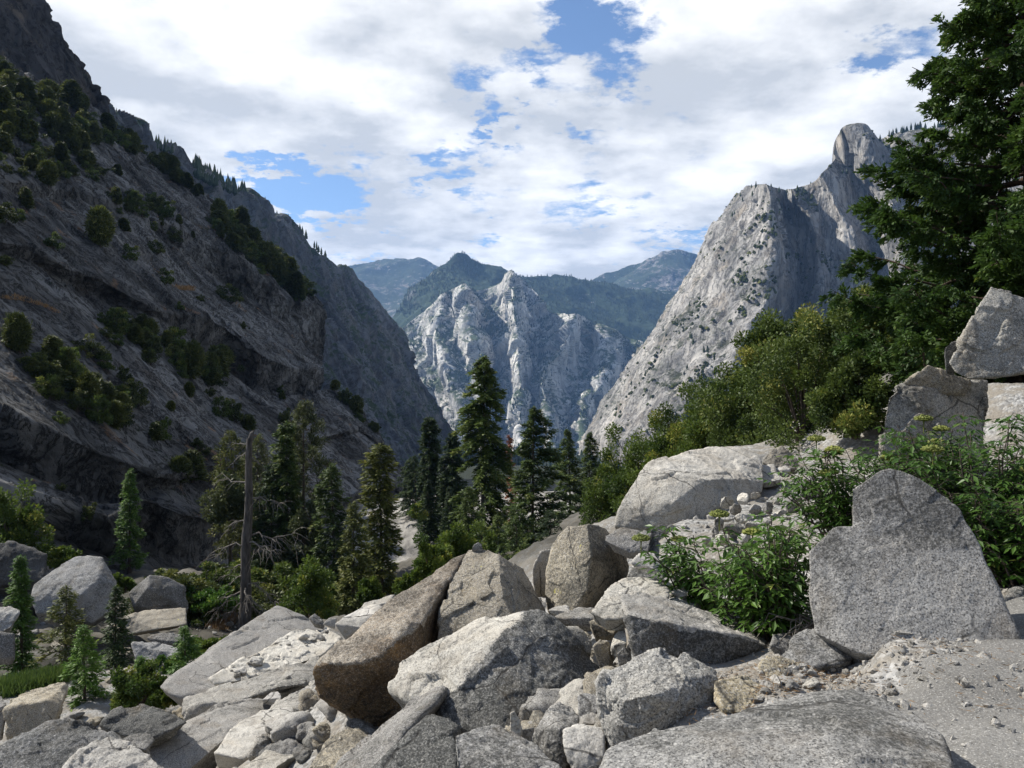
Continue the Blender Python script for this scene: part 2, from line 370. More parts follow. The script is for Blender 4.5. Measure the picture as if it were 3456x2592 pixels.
ROCKMAT = dict(
    centre=mountain_mat('mountain_granite', pale=(.68, .65, .59), mid=(.44, .43, .405), dark=(.10, .105, .105), jz=.5, veg=.55, sc=1 / 420, darkamt=.55, slope=(.15, .6), vegcol=(.04, .055, .03)),
    dome=mountain_mat('dome_granite', pale=(.42, .402, .375), mid=(.20, .196, .188), dark=(.055, .055, .058), vegcol=(.028, .032, .020), jz=.16, veg=.45, sc=1 / 190, warm=.3, darkamt=.62, slope=(.3, .75)),
    wall=mountain_mat('valley_wall_rock', pale=(.16, .17, .185), mid=(.075, .083, .098), dark=(.045, .045, .05), veg=.50, sc=1 / 150, darkamt=.6, warm=.15, slope=(.2, .6)),  # rock colour tinted blue to paint in haze and shade
    forest=mountain_mat('forest_slope', pale=(.34, .33, .31), mid=(.20, .20, .19), dark=(.07, .075, .07), veg=.86, sc=1 / 700, darkamt=.3, slope=(.0, .35), vegcol=(.022, .036, .020)),
    peak=mountain_mat('bare_peak', pale=(.32, .30, .285), mid=(.14, .135, .135), dark=(.06, .06, .065), veg=.66, sc=1 / 900, darkamt=.5, slope=(.1, .5), vegcol=(.024, .036, .022)),
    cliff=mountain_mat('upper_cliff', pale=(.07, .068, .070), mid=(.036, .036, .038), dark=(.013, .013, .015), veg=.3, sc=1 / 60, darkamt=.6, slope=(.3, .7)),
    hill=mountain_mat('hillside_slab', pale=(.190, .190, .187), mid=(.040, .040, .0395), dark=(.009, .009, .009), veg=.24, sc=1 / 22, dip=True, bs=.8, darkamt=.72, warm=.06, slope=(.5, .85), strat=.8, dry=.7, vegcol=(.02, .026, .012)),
)
def back_rows(top, d1=.12, drop=.6):
    """rows running down the far side of a crest"""
    h = np.maximum(top[:, 2] + 60, 30)
    r1 = top * np.array([1 + d1 * .4, 1 + d1 * .4, 1]); r1[:, 2] = top[:, 2] - h * drop * .35
    r2 = top * np.array([1 + d1, 1 + d1, 1]); r2[:, 2] = top[:, 2] - h * drop
    return [r2, r1]
def loft_rows(name, rows, nu, nv, mats, disp, cubic=True, wts=None, label=None, back=.12):
    rr = [np.array([P(*p) for p in resample(r, nu)]) for r in rows]
    br = back_rows(rr[0], back)
    wts = [.5, .5] + list(wts if wts is not None else [1] * (len(rr) - 1))
    g = across(np.array(br + rr), nv, cubic, wts)
    return grid_obj(name, g, mats, disp, label=label)
def loft_cols(name, cols, nu, nv, mats, disp, wts=None, label=None, back=.15, relief=1.0):
    cc = []
    cr = np.array([resample(c, nv) for c in cols]); ker = np.array([1, 2, 3, 2, 1.]) / 9
    pad = np.concatenate([cr[:1, :, 2]] * 2 + [cr[:, :, 2]] + [cr[-1:, :, 2]] * 2)
    sm = sum(k_ * pad[i:i + len(cr)] for i, k_ in enumerate(ker)); cr[:, :, 2] = sm + (cr[:, :, 2] - sm) * relief
    for c in cr:
        c3 = np.array([P(*p) for p in c]); top = c3[:1]
        b2, b1 = back_rows(top, back)
        pre = resample(np.concatenate([b2, b1, top]), 14)[:-1]
        cc.append(np.concatenate([pre, c3]))
    g = across(np.array(cc), nu, True, wts).transpose(1, 0, 2)
    return grid_obj(name, g, mats, disp, label=label)
def cs(c, pts, *d):
    """crop points -> [(sx, sy, depth)], depth interpolated between the given values or from a function"""
    s = [S_(c, *p[:2]) for p in pts]
    if len(d) == 1 and callable(d[0]): return [(x, y, float(d[0](x, y))) for x, y in s]
    L_ = np.r_[0, np.cumsum([math.dist(s[i], s[i + 1]) for i in range(len(s) - 1)])]; L_ = L_ / L_[-1]
    dd = np.interp(L_, np.linspace(0, 1, len(d)), d)
    return [(x, y, float(z)) for (x, y), z in zip(s, dd)]

# far mountains -------------------------------------------------------------
loft_rows('mountain', [cs(9, [(-700, 260), (-300, 250), (90, 236), (180, 212), (330, 166), (440, 172), (500, 178), (580, 174), (650, 208), (750, 236), (850, 300), (1200, 420)], 9300),
                       cs(9, [(-700, 320), (90, 285), (330, 290), (600, 300), (850, 400), (1200, 480)], 8700),
                       cs(9, [(-700, 800), (200, 800), (700, 800), (1200, 800)], 7000)], 220, 70, [ROCKMAT['peak']], rocky(170, 1500, .8), label='distant bare grey mountain behind the pale peaks')
loft_rows('mountain', [cs(9, [(1700, 420), (1850, 380), (1920, 352), (2000, 312), (2100, 268), (2200, 224), (2290, 170), (2370, 130), (2400, 110), (2480, 104), (2560, 118), (2610, 140), (2680, 190), (2900, 300), (3200, 330)], 8300),
                       cs(9, [(1700, 520), (1950, 450), (2200, 400), (2450, 330), (2700, 370), (3200, 450)], 7600),
                       cs(9, [(1500, 1000), (2000, 1000), (2500, 1000), (3200, 1000)], 6000)], 220, 70, [ROCKMAT['peak']], rocky(150, 1400, .8), label='distant mountain with pale bare summit beside the granite dome')
fo, fg, _ = loft_rows('mountain', [cs(9, [(150, 800), (390, 610), (500, 440), (600, 340), (740, 238), (800, 212), (850, 165), (880, 143), (930, 150), (1000, 184), (1100, 220), (1220, 264), (1350, 303), (1450, 316), (1550, 310), (1640, 290), (1720, 300), (1800, 328), (1900, 356), (1990, 370), (2200, 400), (2600, 420)], 5600, 5500, 5900, 6200),
                       cs(9, [(150, 900), (400, 700), (600, 470), (800, 330), (930, 300), (1100, 340), (1300, 400), (1500, 420), (1700, 430), (1900, 470), (2200, 520), (2600, 560)], 5300, 5300, 5500, 5800),
                       cs(9, [(150, 1100), (450, 820), (700, 620), (900, 520), (1100, 520), (1350, 560), (1600, 660), (1900, 760), (2250, 860), (2600, 900)], 4900, 4900, 5000, 5100),
                       cs(9, [(150, 1300), (700, 1250), (1300, 1250), (1900, 1250), (2600, 1300)], 4700)], 300, 110, [ROCKMAT['forest']], rocky(90, 700, .7), label='dark forested ridge behind the pale granite peaks')

# pale granite mountain in the middle --------------------------------------
co, cg, _ = loft_cols('mountain', [
    cs(9, [(300, 800), (420, 900), (520, 1050), (640, 1200), (820, 1400), (850, 1740)], 4500, 3620),
    cs(9, [(440, 690), (520, 850), (600, 1030), (700, 1180), (860, 1350), (880, 1740)], 4450, 3470),
    cs(9, [(620, 560), (610, 680), (640, 800), (720, 1000), (840, 1200), (900, 1740)], 4480, 3520),
    cs(9, [(760, 430), (720, 600), (700, 750), (790, 1000), (890, 1250), (950, 1740)], 4350, 3220),
    cs(9, [(830, 390), (850, 560), (860, 760), (930, 950), (980, 1250), (1000, 1740)], 4420, 3370),
    cs(9, [(915, 353), (955, 520), (965, 700), (1060, 890), (1050, 1200), (1060, 1740)], 4300, 3200),
    cs(9, [(960, 372), (1010, 540), (1030, 690), (1095, 830), (1100, 1200), (1120, 1740)], 4560, 3420),
    cs(9, [(1010, 400), (1130, 600), (1110, 720), (1130, 900), (1180, 1200), (1200, 1740)], 4640, 3470),
    cs(9, [(1130, 368), (1180, 500), (1190, 650), (1180, 850), (1240, 1200), (1250, 1740)], 4600, 3320),
    cs(9, [(1200, 330), (1230, 480), (1260, 640), (1240, 880), (1290, 1200), (1300, 1740)], 4480, 3240),
    cs(9, [(1236, 268), (1255, 400), (1290, 640), (1270, 880), (1310, 1200), (1330, 1740)], 4400, 3180),
    cs(9, [(1282, 248), (1300, 420), (1320, 640), (1330, 880), (1350, 1200), (1370, 1740)], 4300, 3160),
    cs(9, [(1312, 290), (1360, 480), (1390, 680), (1390, 880), (1400, 1200), (1420, 1740)], 4560, 3380),
    cs(9, [(1375, 330), (1385, 490), (1440, 680), (1420, 900), (1440, 1200), (1460, 1740)], 4650, 3420),
    cs(9, [(1460, 420), (1500, 580), (1500, 740), (1470, 900), (1500, 1200), (1520, 1740)], 4560, 3370),
    cs(9, [(1560, 560), (1570, 640), (1540, 780), (1490, 930), (1500, 1150), (1550, 1740)], 4450, 3270),
    cs(9, [(1660, 578), (1640, 690), (1580, 850), (1500, 960), (1440, 1080), (1580, 1740)], 4320, 3220),
    cs(9, [(1755, 572), (1735, 680), (1650, 840), (1560, 960), (1500, 1120), (1620, 1740)], 4200, 3160),
    cs(9, [(1800, 596), (1790, 720), (1740, 880), (1660, 1020), (1620, 1200), (1680, 1740)], 4420, 3370),
    cs(9, [(1900, 640), (1890, 780), (1850, 920), (1800, 1100), (1730, 1300), (1750, 1740)], 4500, 3420),
    cs(9, [(1935, 650), (1965, 830), (1955, 960), (1870, 1130), (1780, 1300), (1800, 1740)], 4360, 3220),
    cs(9, [(2050, 690), (2060, 850), (2010, 1020), (1930, 1180), (1830, 1350), (1850, 1740)], 4350, 3240),
    cs(9, [(2120, 740), (2130, 880), (2080, 1050), (1980, 1220), (1880, 1400), (1900, 1740)], 4480, 3370),
    cs(9, [(2300, 800), (2240, 950), (2180, 1100), (2080, 1250), (1980, 1420), (1960, 1740)], 4350, 3270),
    cs(9, [(2500, 900), (2450, 1050), (2380, 1200), (2280, 1350), (2180, 1450), (2100, 1740)], 4400, 3320)],
    420, 330, [ROCKMAT['centre']], rocky(20, 240, .6, 7, amp2=9, L2=55, fc=48, fl=210, shear=.5, warp=14, crest=13), relief=1.0, label='pale granite mountain with two sharp peaks and a white chute')

# long valley wall on the left in haze ---------------------------------------
wd = plane_d(1.75, 345)
loft_rows('valley_wall', [cs(8, [(200, 420), (450, 560), (590, 640), (640, 668), (720, 718), (800, 768), (900, 822), (960, 838), (1010, 856), (1045, 905), (1080, 958), (1150, 998), (1250, 1040), (1370, 1098), (1395, 1084), (1432, 1112), (1480, 1160), (1560, 1218), (1600, 1204), (1650, 1258), (1700, 1318), (1750, 1400), (1830, 1450), (1880, 1500), (1905, 1488), (1945, 1489), (1975, 1520), (2000, 1560), (2060, 1620), (2140, 1720), (2200, 1800), (2260, 1868), (2315, 2048), (2400, 2203), (2460, 2333), (2545, 2490), (2600, 2580)], wd),
                          cs(8, [(200, 760), (590, 860), (900, 1060), (1250, 1330), (1600, 1560), (1800, 1760), (2000, 1950), (2200, 2160), (2400, 2380), (2600, 2560), (2650, 2610)], lambda x, y: wd(x, y) * 1.02),
                          cs(8, [(200, 1100), (590, 1200), (900, 1500), (1250, 1750), (1600, 1950), (1800, 2080), (2000, 2230), (2200, 2400), (2400, 2540), (2600, 2640), (2660, 2660)], wd),
                          cs(8, [(200, 1500), (590, 1700), (900, 1900), (1250, 2100), (1600, 2300), (1800, 2400), (2000, 2520), (2200, 2620), (2400, 2700), (2600, 2720), (2700, 2720)], wd)],
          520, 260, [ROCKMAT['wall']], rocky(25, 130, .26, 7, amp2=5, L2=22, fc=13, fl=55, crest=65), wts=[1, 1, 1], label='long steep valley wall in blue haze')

# dark cliff above the near hillside -----------------------------------------
ud = plane_d(2.3, 285)
loft_rows('cliff', [cs(8, [(-600, -1500), (-100, -700), (100, -250), (225, 0), (262, 50), (290, 110), (300, 160), (318, 232), (370, 290), (420, 338), (460, 385), (492, 430), (500, 480), (515, 505), (550, 535), (560, 570), (566, 560), (577, 575), (580, 640), (586, 700)], ud),
                    cs(8, [(-600, -700), (-100, -300), (100, 50), (250, 300), (400, 480), (480, 560), (560, 650), (586, 740)], lambda x, y: ud(x, y) * 1.01),
                    cs(8, [(-600, 200), (-100, 300), (150, 500), (300, 620), (450, 720), (560, 780), (590, 800)], ud),
                    cs(8, [(-600, 600), (0, 700), (300, 850), (590, 950)], lambda x, y: ud(x, y) * .98)],
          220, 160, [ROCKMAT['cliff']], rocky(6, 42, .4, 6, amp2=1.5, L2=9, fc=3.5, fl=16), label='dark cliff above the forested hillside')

# granite dome on the right ---------------------------------------------------
do, dg, _ = loft_cols('granite_dome', [
    cs(6, [(775, 405), (600, 690), (430, 1000), (300, 1160), (160, 1370), (80, 1520), (40, 1780)], 2150, 2050, 1950),
    cs(6, [(790, 394), (640, 640), (470, 960), (340, 1130), (200, 1360), (120, 1500), (90, 1780)], 1950, 1850, 1700),
    cs(6, [(818, 374), (700, 600), (560, 900), (450, 1080), (300, 1330), (220, 1480), (180, 1780)], 1800, 1650, 1480),
    cs(6, [(850, 366), (780, 580), (680, 880), (600, 1060), (450, 1300), (350, 1480), (300, 1780)], 1700, 1520, 1370),
    cs(6, [(880, 362), (870, 560), (800, 850), (730, 1050), (600, 1280), (480, 1450), (420, 1780)], 1640, 1450, 1300),
    cs(6, [(905, 362), (935, 540), (955, 640), (930, 800), (850, 1020), (720, 1260), (560, 1780)], 1600, 1410, 1260),
    cs(6, [(925, 370), (965, 560), (985, 700), (975, 850), (900, 1020), (800, 1250), (650, 1780)], 1640, 1480, 1290),
    cs(6, [(950, 378), (1000, 580), (1020, 780), (1010, 900), (960, 1080), (880, 1280), (760, 1780)], 1760, 1600, 1390),
    cs(6, [(985, 384), (1040, 560), (1070, 780), (1060, 920), (1020, 1100), (960, 1300), (850, 1780)], 1800, 1640, 1430),
    cs(6, [(1030, 384), (1080, 470), (1140, 600), (1150, 800), (1120, 1100), (1080, 1300), (950, 1780)], 1720, 1600, 1430),
    cs(6, [(1060, 374), (1130, 500), (1190, 620), (1210, 800), (1190, 1100), (1160, 1300), (1050, 1780)], 1740, 1620, 1440),
    cs(6, [(1120, 346), (1180, 460), (1240, 600), (1270, 800), (1260, 1100), (1240, 1300), (1150, 1780)], 1720, 1610, 1440),
    cs(6, [(1160, 312), (1230, 420), (1290, 600), (1330, 800), (1340, 1100), (1320, 1300), (1250, 1780)], 1700, 1580, 1420),
    cs(6, [(1198, 268), (1270, 340), (1320, 500), (1370, 800), (1400, 1100), (1400, 1300), (1350, 1780)], 1730, 1600, 1430),
    cs(6, [(1208, 215), (1290, 300), (1370, 480), (1420, 800), (1460, 1100), (1480, 1300), (1450, 1780)], 1760, 1600, 1400),
    cs(6, [(1222, 150), (1310, 240), (1400, 400), (1470, 800), (1520, 1100), (1550, 1300), (1550, 1780)], 1740, 1540, 1360),
    cs(6, [(1245, 112), (1340, 220), (1430, 380), (1520, 800), (1580, 1100), (1620, 1300), (1620, 1780)], 1700, 1500, 1340),
    cs(6, [(1285, 92), (1370, 220), (1460, 380), (1570, 800), (1640, 1100), (1680, 1300), (1700, 1780)], 1690, 1480, 1320),
    cs(6, [(1345, 92), (1410, 210), (1500, 380), (1620, 800), (1700, 1100), (1740, 1300), (1780, 1780)], 1690, 1470, 1300),
    cs(6, [(1372, 125), (1450, 230), (1550, 400), (1680, 800), (1760, 1100), (1800, 1300), (1850, 1780)], 1710, 1470, 1290),
    cs(6, [(1412, 160), (1500, 240), (1620, 400), (1750, 800), (1850, 1100), (1880, 1300), (1930, 1780)], 1740, 1480, 1280),
    cs(6, [(1500, 128), (1620, 260), (1740, 450), (1880, 800), (1950, 1100), (2000, 1300), (2030, 1780)], 1720, 1440, 1250),
    cs(6, [(1725, 95), (1850, 300), (1950, 500), (2050, 800), (2100, 1100), (2150, 1300), (2150, 1780)], 1680, 1400, 1200),
    cs(6, [(2100, 60), (2150, 300), (2200, 500), (2250, 800), (2300, 1100), (2300, 1300), (2300, 1780)], 1600, 1350, 1150)],
    460, 380, [ROCKMAT['dome']], rocky(13, 95, .42, 7, amp2=2.2, L2=24, fc=6.5, fl=50, shear=.2, warp=12, crest=13), relief=1.35, wts=None, label='steep granite dome with a blunt summit tower')

# near hillside of granite slabs and ledges -----------------------------------
hp = plane_d(1.0, 45)
def hr(pts, f=1.0, c=4): return cs(c, pts, lambda x, y: hp(x, y) * f)
def wall_under(lip, base, c=4):
    """cliff foot: takes the lip's depth at the same place along it"""
    l3 = resample(hr(lip, c=c), 200); b2 = resample([(*S_(c, *p), 0) for p in base], 200)
    return [(b[0], b[1], l[2] * .985) for l, b in zip(l3, b2)]
def c8(pts): return [(x, y - 1493.3) for x, y in pts]
row0 = c8([(-500, -20), (-300, 180), (0, 330), (250, 470), (420, 560), (580, 650), (660, 735), (740, 800), (860, 870), (950, 930), (1040, 1010), (1120, 1070), (1180, 1110), (1250, 1170), (1330, 1270), (1430, 1350), (1550, 1450), (1650, 1580), (1730, 1659), (1790, 1715)])
row1 = c8([(-500, 500), (0, 760), (200, 830), (430, 880), (600, 880), (740, 930), (880, 1000), (1000, 1060), (1120, 1130), (1230, 1210), (1330, 1300), (1480, 1420), (1600, 1550), (1720, 1670), (1800, 1735)])
lipB = c8([(-500, 760), (0, 1010), (200, 1040), (420, 1080), (600, 1120), (800, 1190), (1020, 1290), (1200, 1380), (1330, 1462), (1500, 1590), (1640, 1680), (1760, 1730), (1806, 1750)])
baseB = c8([(-500, 800), (0, 1055), (200, 1110), (420, 1130), (600, 1170), (800, 1250), (1010, 1400), (1190, 1563), (1400, 1690), (1560, 1785), (1700, 1895), (1770, 1980), (1803, 2005)])
lipC = [(-500, -400), (-200, -230), (0, -140), (180, -110), (370, 5), (560, 70), (720, 160), (900, 250), (1170, 290), (1290, 340), (1460, 480), (1620, 560), (1798, 592)]
baseC = [(-500, -330), (-200, -150), (0, -70), (180, -20), (310, 60), (560, 160), (750, 240), (930, 310), (1150, 490), (1290, 580), (1460, 700), (1640, 745), (1790, 728)]
mid = [(-500, 60), (-200, 200), (0, 300), (300, 420), (600, 600), (800, 720), (1000, 850), (1200, 900), (1450, 860), (1700, 850), (1900, 700), (1970, 760), (1987, 850)]
lipD = [(-500, 480), (-200, 660), (0, 785), (90, 850), (250, 900), (430, 975), (640, 1060), (770, 1115), (880, 1170), (1000, 1180), (1200, 1150), (1500, 1080), (1800, 960), (2000, 905), (2157, 1000), (2260, 1140)]
baseD = [(-500, 900), (-200, 1040), (0, 1130), (110, 1180), (280, 1240), (430, 1290), (640, 1330), (770, 1310), (880, 1240), (1000, 1205), (1200, 1172), (1500, 1102), (1800, 982), (2000, 927), (2157, 1022), (2262, 1160)]
lipE = [(-500, 1100), (0, 1250), (300, 1330), (600, 1420), (790, 1300), (990, 1370), (1190, 1390), (1500, 1400), (1800, 1340), (2050, 1260), (2200, 1210), (2330, 1320), (2500, 1538)]
baseE = [(-500, 1400), (0, 1500), (300, 1560), (600, 1640), (790, 1540), (980, 1640), (1190, 1650), (1400, 1520), (1600, 1460), (1800, 1400), (2050, 1310), (2210, 1260), (2350, 1370), (2530, 1580)]
bott = [(-500, 1900), (0, 1950), (400, 2000), (800, 2050), (1200, 2050), (1600, 2020), (2000, 1950), (2300, 1880), (2700, 1850)]
hrows = [hr(row0, 1.0), hr(row1, .985), hr(lipB, .97), wall_under(lipB, baseB), hr(lipC, .965), wall_under(lipC, baseC), hr(mid, 1.0), hr(lipD, .955), wall_under(lipD, baseD), hr(lipE, .955), wall_under(lipE, baseE), hr(bott, .93)]
def hill_disp(g):
    n = grid_normals(g); p = g.reshape(-1, 3)
    # exfoliation sheets: thin steps running down the dip, plus broken blocks
    q1 = np.stack([p[:, 0] * .5 + p[:, 2] * .5, p[:, 1] * .8, p[:, 2] * .25 - p[:, 0] * .25], 1)
    st = fbm(q1 / 16, 5, .55)
    steps = np.floor(st * 9) / 9 * .6 + st * .4
    w_ = np.stack([perlin(p / 5 + o) for o in (0, 7.7, 15.3)], 1) * .3; q2 = np.stack([p[:, 0] * .35 + p[:, 2] * .35, p[:, 1] * .5, p[:, 2] * .16 - p[:, 0] * .16], 1)
    h = facet(q2 / 4 + w_, 3) * .45 + facet(q2 / 1.3 + w_, 8) * .16 + steps * 2.9 + fbm(p / 6, 5, .55) * .55 + (fbm(p / np.array([9, 9, 9.]), 5, .5, ridged=True) - .3) * .8
    d = g[..., 1] / 150.0
    return g + n * (h.reshape(g.shape[:2]) * np.clip(d, .5, 1.6))[..., None]
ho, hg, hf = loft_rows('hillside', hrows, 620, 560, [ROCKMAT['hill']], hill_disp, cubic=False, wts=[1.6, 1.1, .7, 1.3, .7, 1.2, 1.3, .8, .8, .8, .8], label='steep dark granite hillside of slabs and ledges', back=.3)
hill_bvh = BVHTree.FromPolygons([tuple(x) for x in hg.reshape(-1, 3)], [tuple(x) for x in hf])

# ground -----------------------------------------------------------------------
GC = [(3300, 2300, 4.35), (3456, 2592, 3.34), (2900, 2350, 4.1), (3450, 2250, 4.6), (2700, 2250, 4.95), (2790, 2305, 5.1), (2600, 2290, 4.9), (2640, 2345, 4.55), (2450, 2400, 4.6), (2550, 2415, 4.45), (2750, 2375, 4.5), (2880, 2320, 4.6), (2620, 2240, 5.8), (3100, 2180, 4.95), (3450, 1950, 7.0), (3300, 1600, 10), (3456, 1300, 14), (2650, 1650, 12.4), (2600, 1690, 11.3), (2750, 1560, 16), (2600, 1510, 20),
      (2100, 1760, 30), (2300, 1740, 24), (2200, 1850, 18), (2150, 1900, 15), (2050, 1990, 16), (1950, 2000, 20), (2500, 1530, 18), (2900, 1300, 20), (3400, 1200, 20), (2950, 1850, 7.6), (2750, 1750, 9.5), (2100, 2592, 3.5), (2060, 2530, 4.0), (1900, 2592, 4.3), (1650, 2650, 4.5), (1500, 2640, 5.0), (1850, 2480, 5.2),
      (2200, 2380, 5.2), (2400, 2300, 5.6), (2350, 2220, 6.1), (2480, 2170, 6.4), (2100, 2170, 7), (1950, 2110, 8.5), (1850, 2130, 9), (2250, 1950, 8.6), (2060, 1920, 11.8), (2400, 1770, 10.2), (1750, 2080, 10.5), (1600, 2300, 8), (1400, 2480, 8.0), (1250, 2620, 7),
      (1650, 2050, 12), (1000, 2620, 8), (500, 2630, 8.5), (100, 2630, 9), (0, 2470, 13), (400, 2470, 12.5), (700, 2430, 15), (1000, 2310, 19), (1200, 2150, 22), (600, 2350, 19), (200, 2320, 19), (1350, 2040, 27), (1100, 2070, 35), (860, 2130, 48), (700, 2090, 50), (600, 2020, 52),
      (300, 2170, 38), (100, 2130, 38), (420, 2080, 43), (1000, 2050, 55), (1280, 2080, 60), (1370, 2010, 85), (1600, 1870, 72), (1800, 1870, 65), (1930, 1780, 75), (1450, 1930, 100), (1700, 1720, 120), (2050, 1720, 60), (2100, 1710, 90),
      (1480, 1680, 200), (1650, 1640, 400), (1850, 1630, 420), (1600, 1610, 1300), (1900, 1610, 1300), (1700, 1560, 4000), (1000, 1560, 4000), (2600, 1560, 3000), (2100, 1640, 800), (-800, 2592, 9), (-600, 2200, 38), (-800, 1800, 70), (4200, 2300, 4.5), (4400, 1900, 8), (4400, 1200, 20), (4400, 1000, 60), (3000, 1250, 60), (2500, 1500, 60)]
GP = np.array([P(*c) for c in GC])
for k, (sx, sy, d) in enumerate(GC):      # the talus drops away below its boulders
    if sx < 2150 and sy > 1700 and d < 46 and 0 <= sx: GP[k, 2] -= .16 + .030 * d + (.35 if sx < 1300 and d < 28 else 0)
extra = [(0, -4, 0.1), (-4, -3, -.3), (4, -3, .4), (0, 0, .02), (1.5, 1.5, .02), (-1.5, 1.5, -.15), (-2.5, 3, -.8), (3, 1, .1), (0, -60, 3), (60, -60, 20), (-60, -60, -4), (-40, 0, -8), (60, 0, 25), (4000, 0, -100), (-4000, 0, -100), (0, -4000, 0), (-60, 60, -14), (0, 9500, -420), (5000, 8000, -420), (-5000, 8000, -420)]
GP = np.concatenate([GP, np.array(extra, float)])
def lp(x, y):
    r = np.hypot(x, y) + 1e-6; k = np.log(r + .8)
    return np.stack([x / r * 2.2, y / r * 2.2, k * 2.0], -1)
GL = lp(GP[:, 0], GP[:, 1])
def ground_z(x, y):
    x = np.atleast_1d(np.asarray(x, float)); y = np.atleast_1d(np.asarray(y, float))
    q_ = lp(x, y); out = np.empty(len(x))
    for s in range(0, len(x), 20000):
        d2 = ((q_[s:s + 20000, None] - GL[None]) ** 2).sum(-1) + .004
        w_ = d2 ** -2.2
        out[s:s + 20000] = (w_ * GP[None, :, 2]).sum(1) / w_.sum(1)
    return out
def ground_hit(sx, sy):
    ds = np.geomspace(2.5, 300, 500); pts = np.array([P(sx, sy, d) for d in ds])
    under = pts[:, 2] <= ground_z(pts[:, 0], pts[:, 1])
    return pts[np.argmax(under)] if under.any() else None
ang = np.concatenate([np.linspace(-180, -50, 40)[:-1], np.linspace(-50, 50, 420), np.linspace(50, 180, 40)[1:]])
rad = np.concatenate([np.geomspace(.4, 60, 330), np.geomspace(60, 10500, 110)[1:]])
A_, R_ = np.meshgrid(np.radians(ang), rad)
gx, gy = np.sin(A_) * R_, np.cos(A_) * R_
gz = ground_z(gx.ravel(), gy.ravel()).reshape(gx.shape)
pp = np.stack([gx, gy, gz], -1).reshape(-1, 3)
trailmask = np.clip((gx - (1.2 + .1 * gy)) / 1.0, 0, 1)
rough_amp = np.clip(R_ * .012, .03, .5) * (1 - .7 * trailmask * (R_ < 14))
gz = gz + (fbm(pp * np.array([1, 1, 0]) / 1.1, 5, .55).reshape(gx.shape)) * rough_amp
gg = np.stack([gx, gy, gz], -1)
m, q = mat('ground_rubble')
tc = q.n('ShaderNodeTexCoord').outputs['Object']
v1 = q.n('ShaderNodeTexVoronoi', {'Vector': tc, 'Scale': 22.0})
v2 = q.n('ShaderNodeTexVoronoi', {'Vector': tc, 'Scale': 70.0})
nb = q.noise(tc, .35, 6, .6)
col = q.mix(q.n('ShaderNodeSeparateColor', {0: v1.outputs['Color']}).outputs[0], (.13, .128, .122, 1), (.36, .355, .34, 1))
col = q.mix(q.map(q.noise(tc, 3.0, 6, .65), .42, .6), col, (.20, .18, .15, 1))
yv = q.n('ShaderNodeSeparateXYZ', {0: tc}).outputs[1]
soil = q.mix(q.map(q.noise(tc, .25, 6, .65), .42, .58), (.028, .026, .020, 1), (.085, .078, .064, 1))
col = q.mix(q.m('MULTIPLY', q.map(yv, 20, 34), q.map(nb, .3, .5, .55, 1.0)), col, soil)
col = q.mix(q.map(yv, 72, 92), col, q.mix(q.map(q.noise(q.scale(tc, (1, .35, 1)), .5, 7, .65), .38, .6), (.10, .096, .09, 1), (.34, .325, .295, 1)))
col = q.mix(q.map(yv, 150, 260), col, (.012, .018, .010, 1))
hv = q.m('ADD', q.m('MULTIPLY', v1.outputs['Distance'], -.8), q.m('ADD', q.m('MULTIPLY', v2.outputs['Distance'], -.35), q.noise(tc, 12, 6, .7)))
finish(q, col, .95, hv, .02, .8)
GROUND = m
go, _, _ = grid_obj('ground', gg, [GROUND])

# trodden trail: a dusty sheet lying on the ground
m, q = mat('trail_dust')
tc = q.n('ShaderNodeTexCoord').outputs['Object']
col = q.mix(q.map(q.noise(tc, 1.3, 6, .6), .35, .65), (.128, .124, .116, 1), (.205, .2, .188, 1))
col = q.mix(q.map(q.noise(tc, 60, 4, .7), .5, .68), col, (.10, .095, .085, 1))
col = q.mix(q.map(q.noise(tc, 90, 3, .7), .57, .66), col, (.42, .41, .385, 1))
finish(q, col, .95, q.m('ADD', q.noise(tc, 9, 7, .68), q.m('MULTIPLY', q.noise(tc, 70, 4, .7), .25)), .03, .9)
TRAIL = m
cl_ = resample([(2.6, -1.5, 1.3), (2.55, 1.0, 1.3), (2.6, 2.6, 1.35), (2.9, 3.8, 1.25), (3.7, 5.0, .8), (4.7, 6.6, .6), (5.0, 8.8, .6), (4.4, 11.3, .75), (4.1, 13.2, .8), (4.3, 15.0, .7), (5.0, 17.5, .6)], 180)
tg = np.gradient(cl_[:, :2], axis=0); tg /= np.linalg.norm(tg, axis=1)[:, None]
nr = np.stack([tg[:, 1], -tg[:, 0]], 1)
ww = np.linspace(-1, 1, 41)
edge_ = 1 + .25 * perlin(np.stack([cl_[:, 0] * 2, cl_[:, 1] * 2, np.zeros(180)], 1))
tx = cl_[:, None, 0] + nr[:, None, 0] * ww[None] * (cl_[:, 2] * edge_)[:, None]
ty = cl_[:, None, 1] + nr[:, None, 1] * ww[None] * (cl_[:, 2] * edge_)[:, None]
def surf_z(x, y):
    x = np.asarray(x, float); y = np.asarray(y, float)
    r = np.hypot(x, y); tm = np.clip((x - (1.2 + .1 * y)) / 1.0, 0, 1)
    return ground_z(x, y) + fbm(np.stack([x, y, 0 * x], 1) / 1.1, 5, .55) * np.clip(r * .012, .03, .5) * (1 - .7 * tm * (r < 14))
tz = surf_z(tx.ravel(), ty.ravel()).reshape(tx.shape) + .035 - .075 * np.abs(ww)[None] ** 4
grid_obj('path', np.stack([tx, ty, tz], -1), [TRAIL], label='dusty trodden trail winding between the boulders')

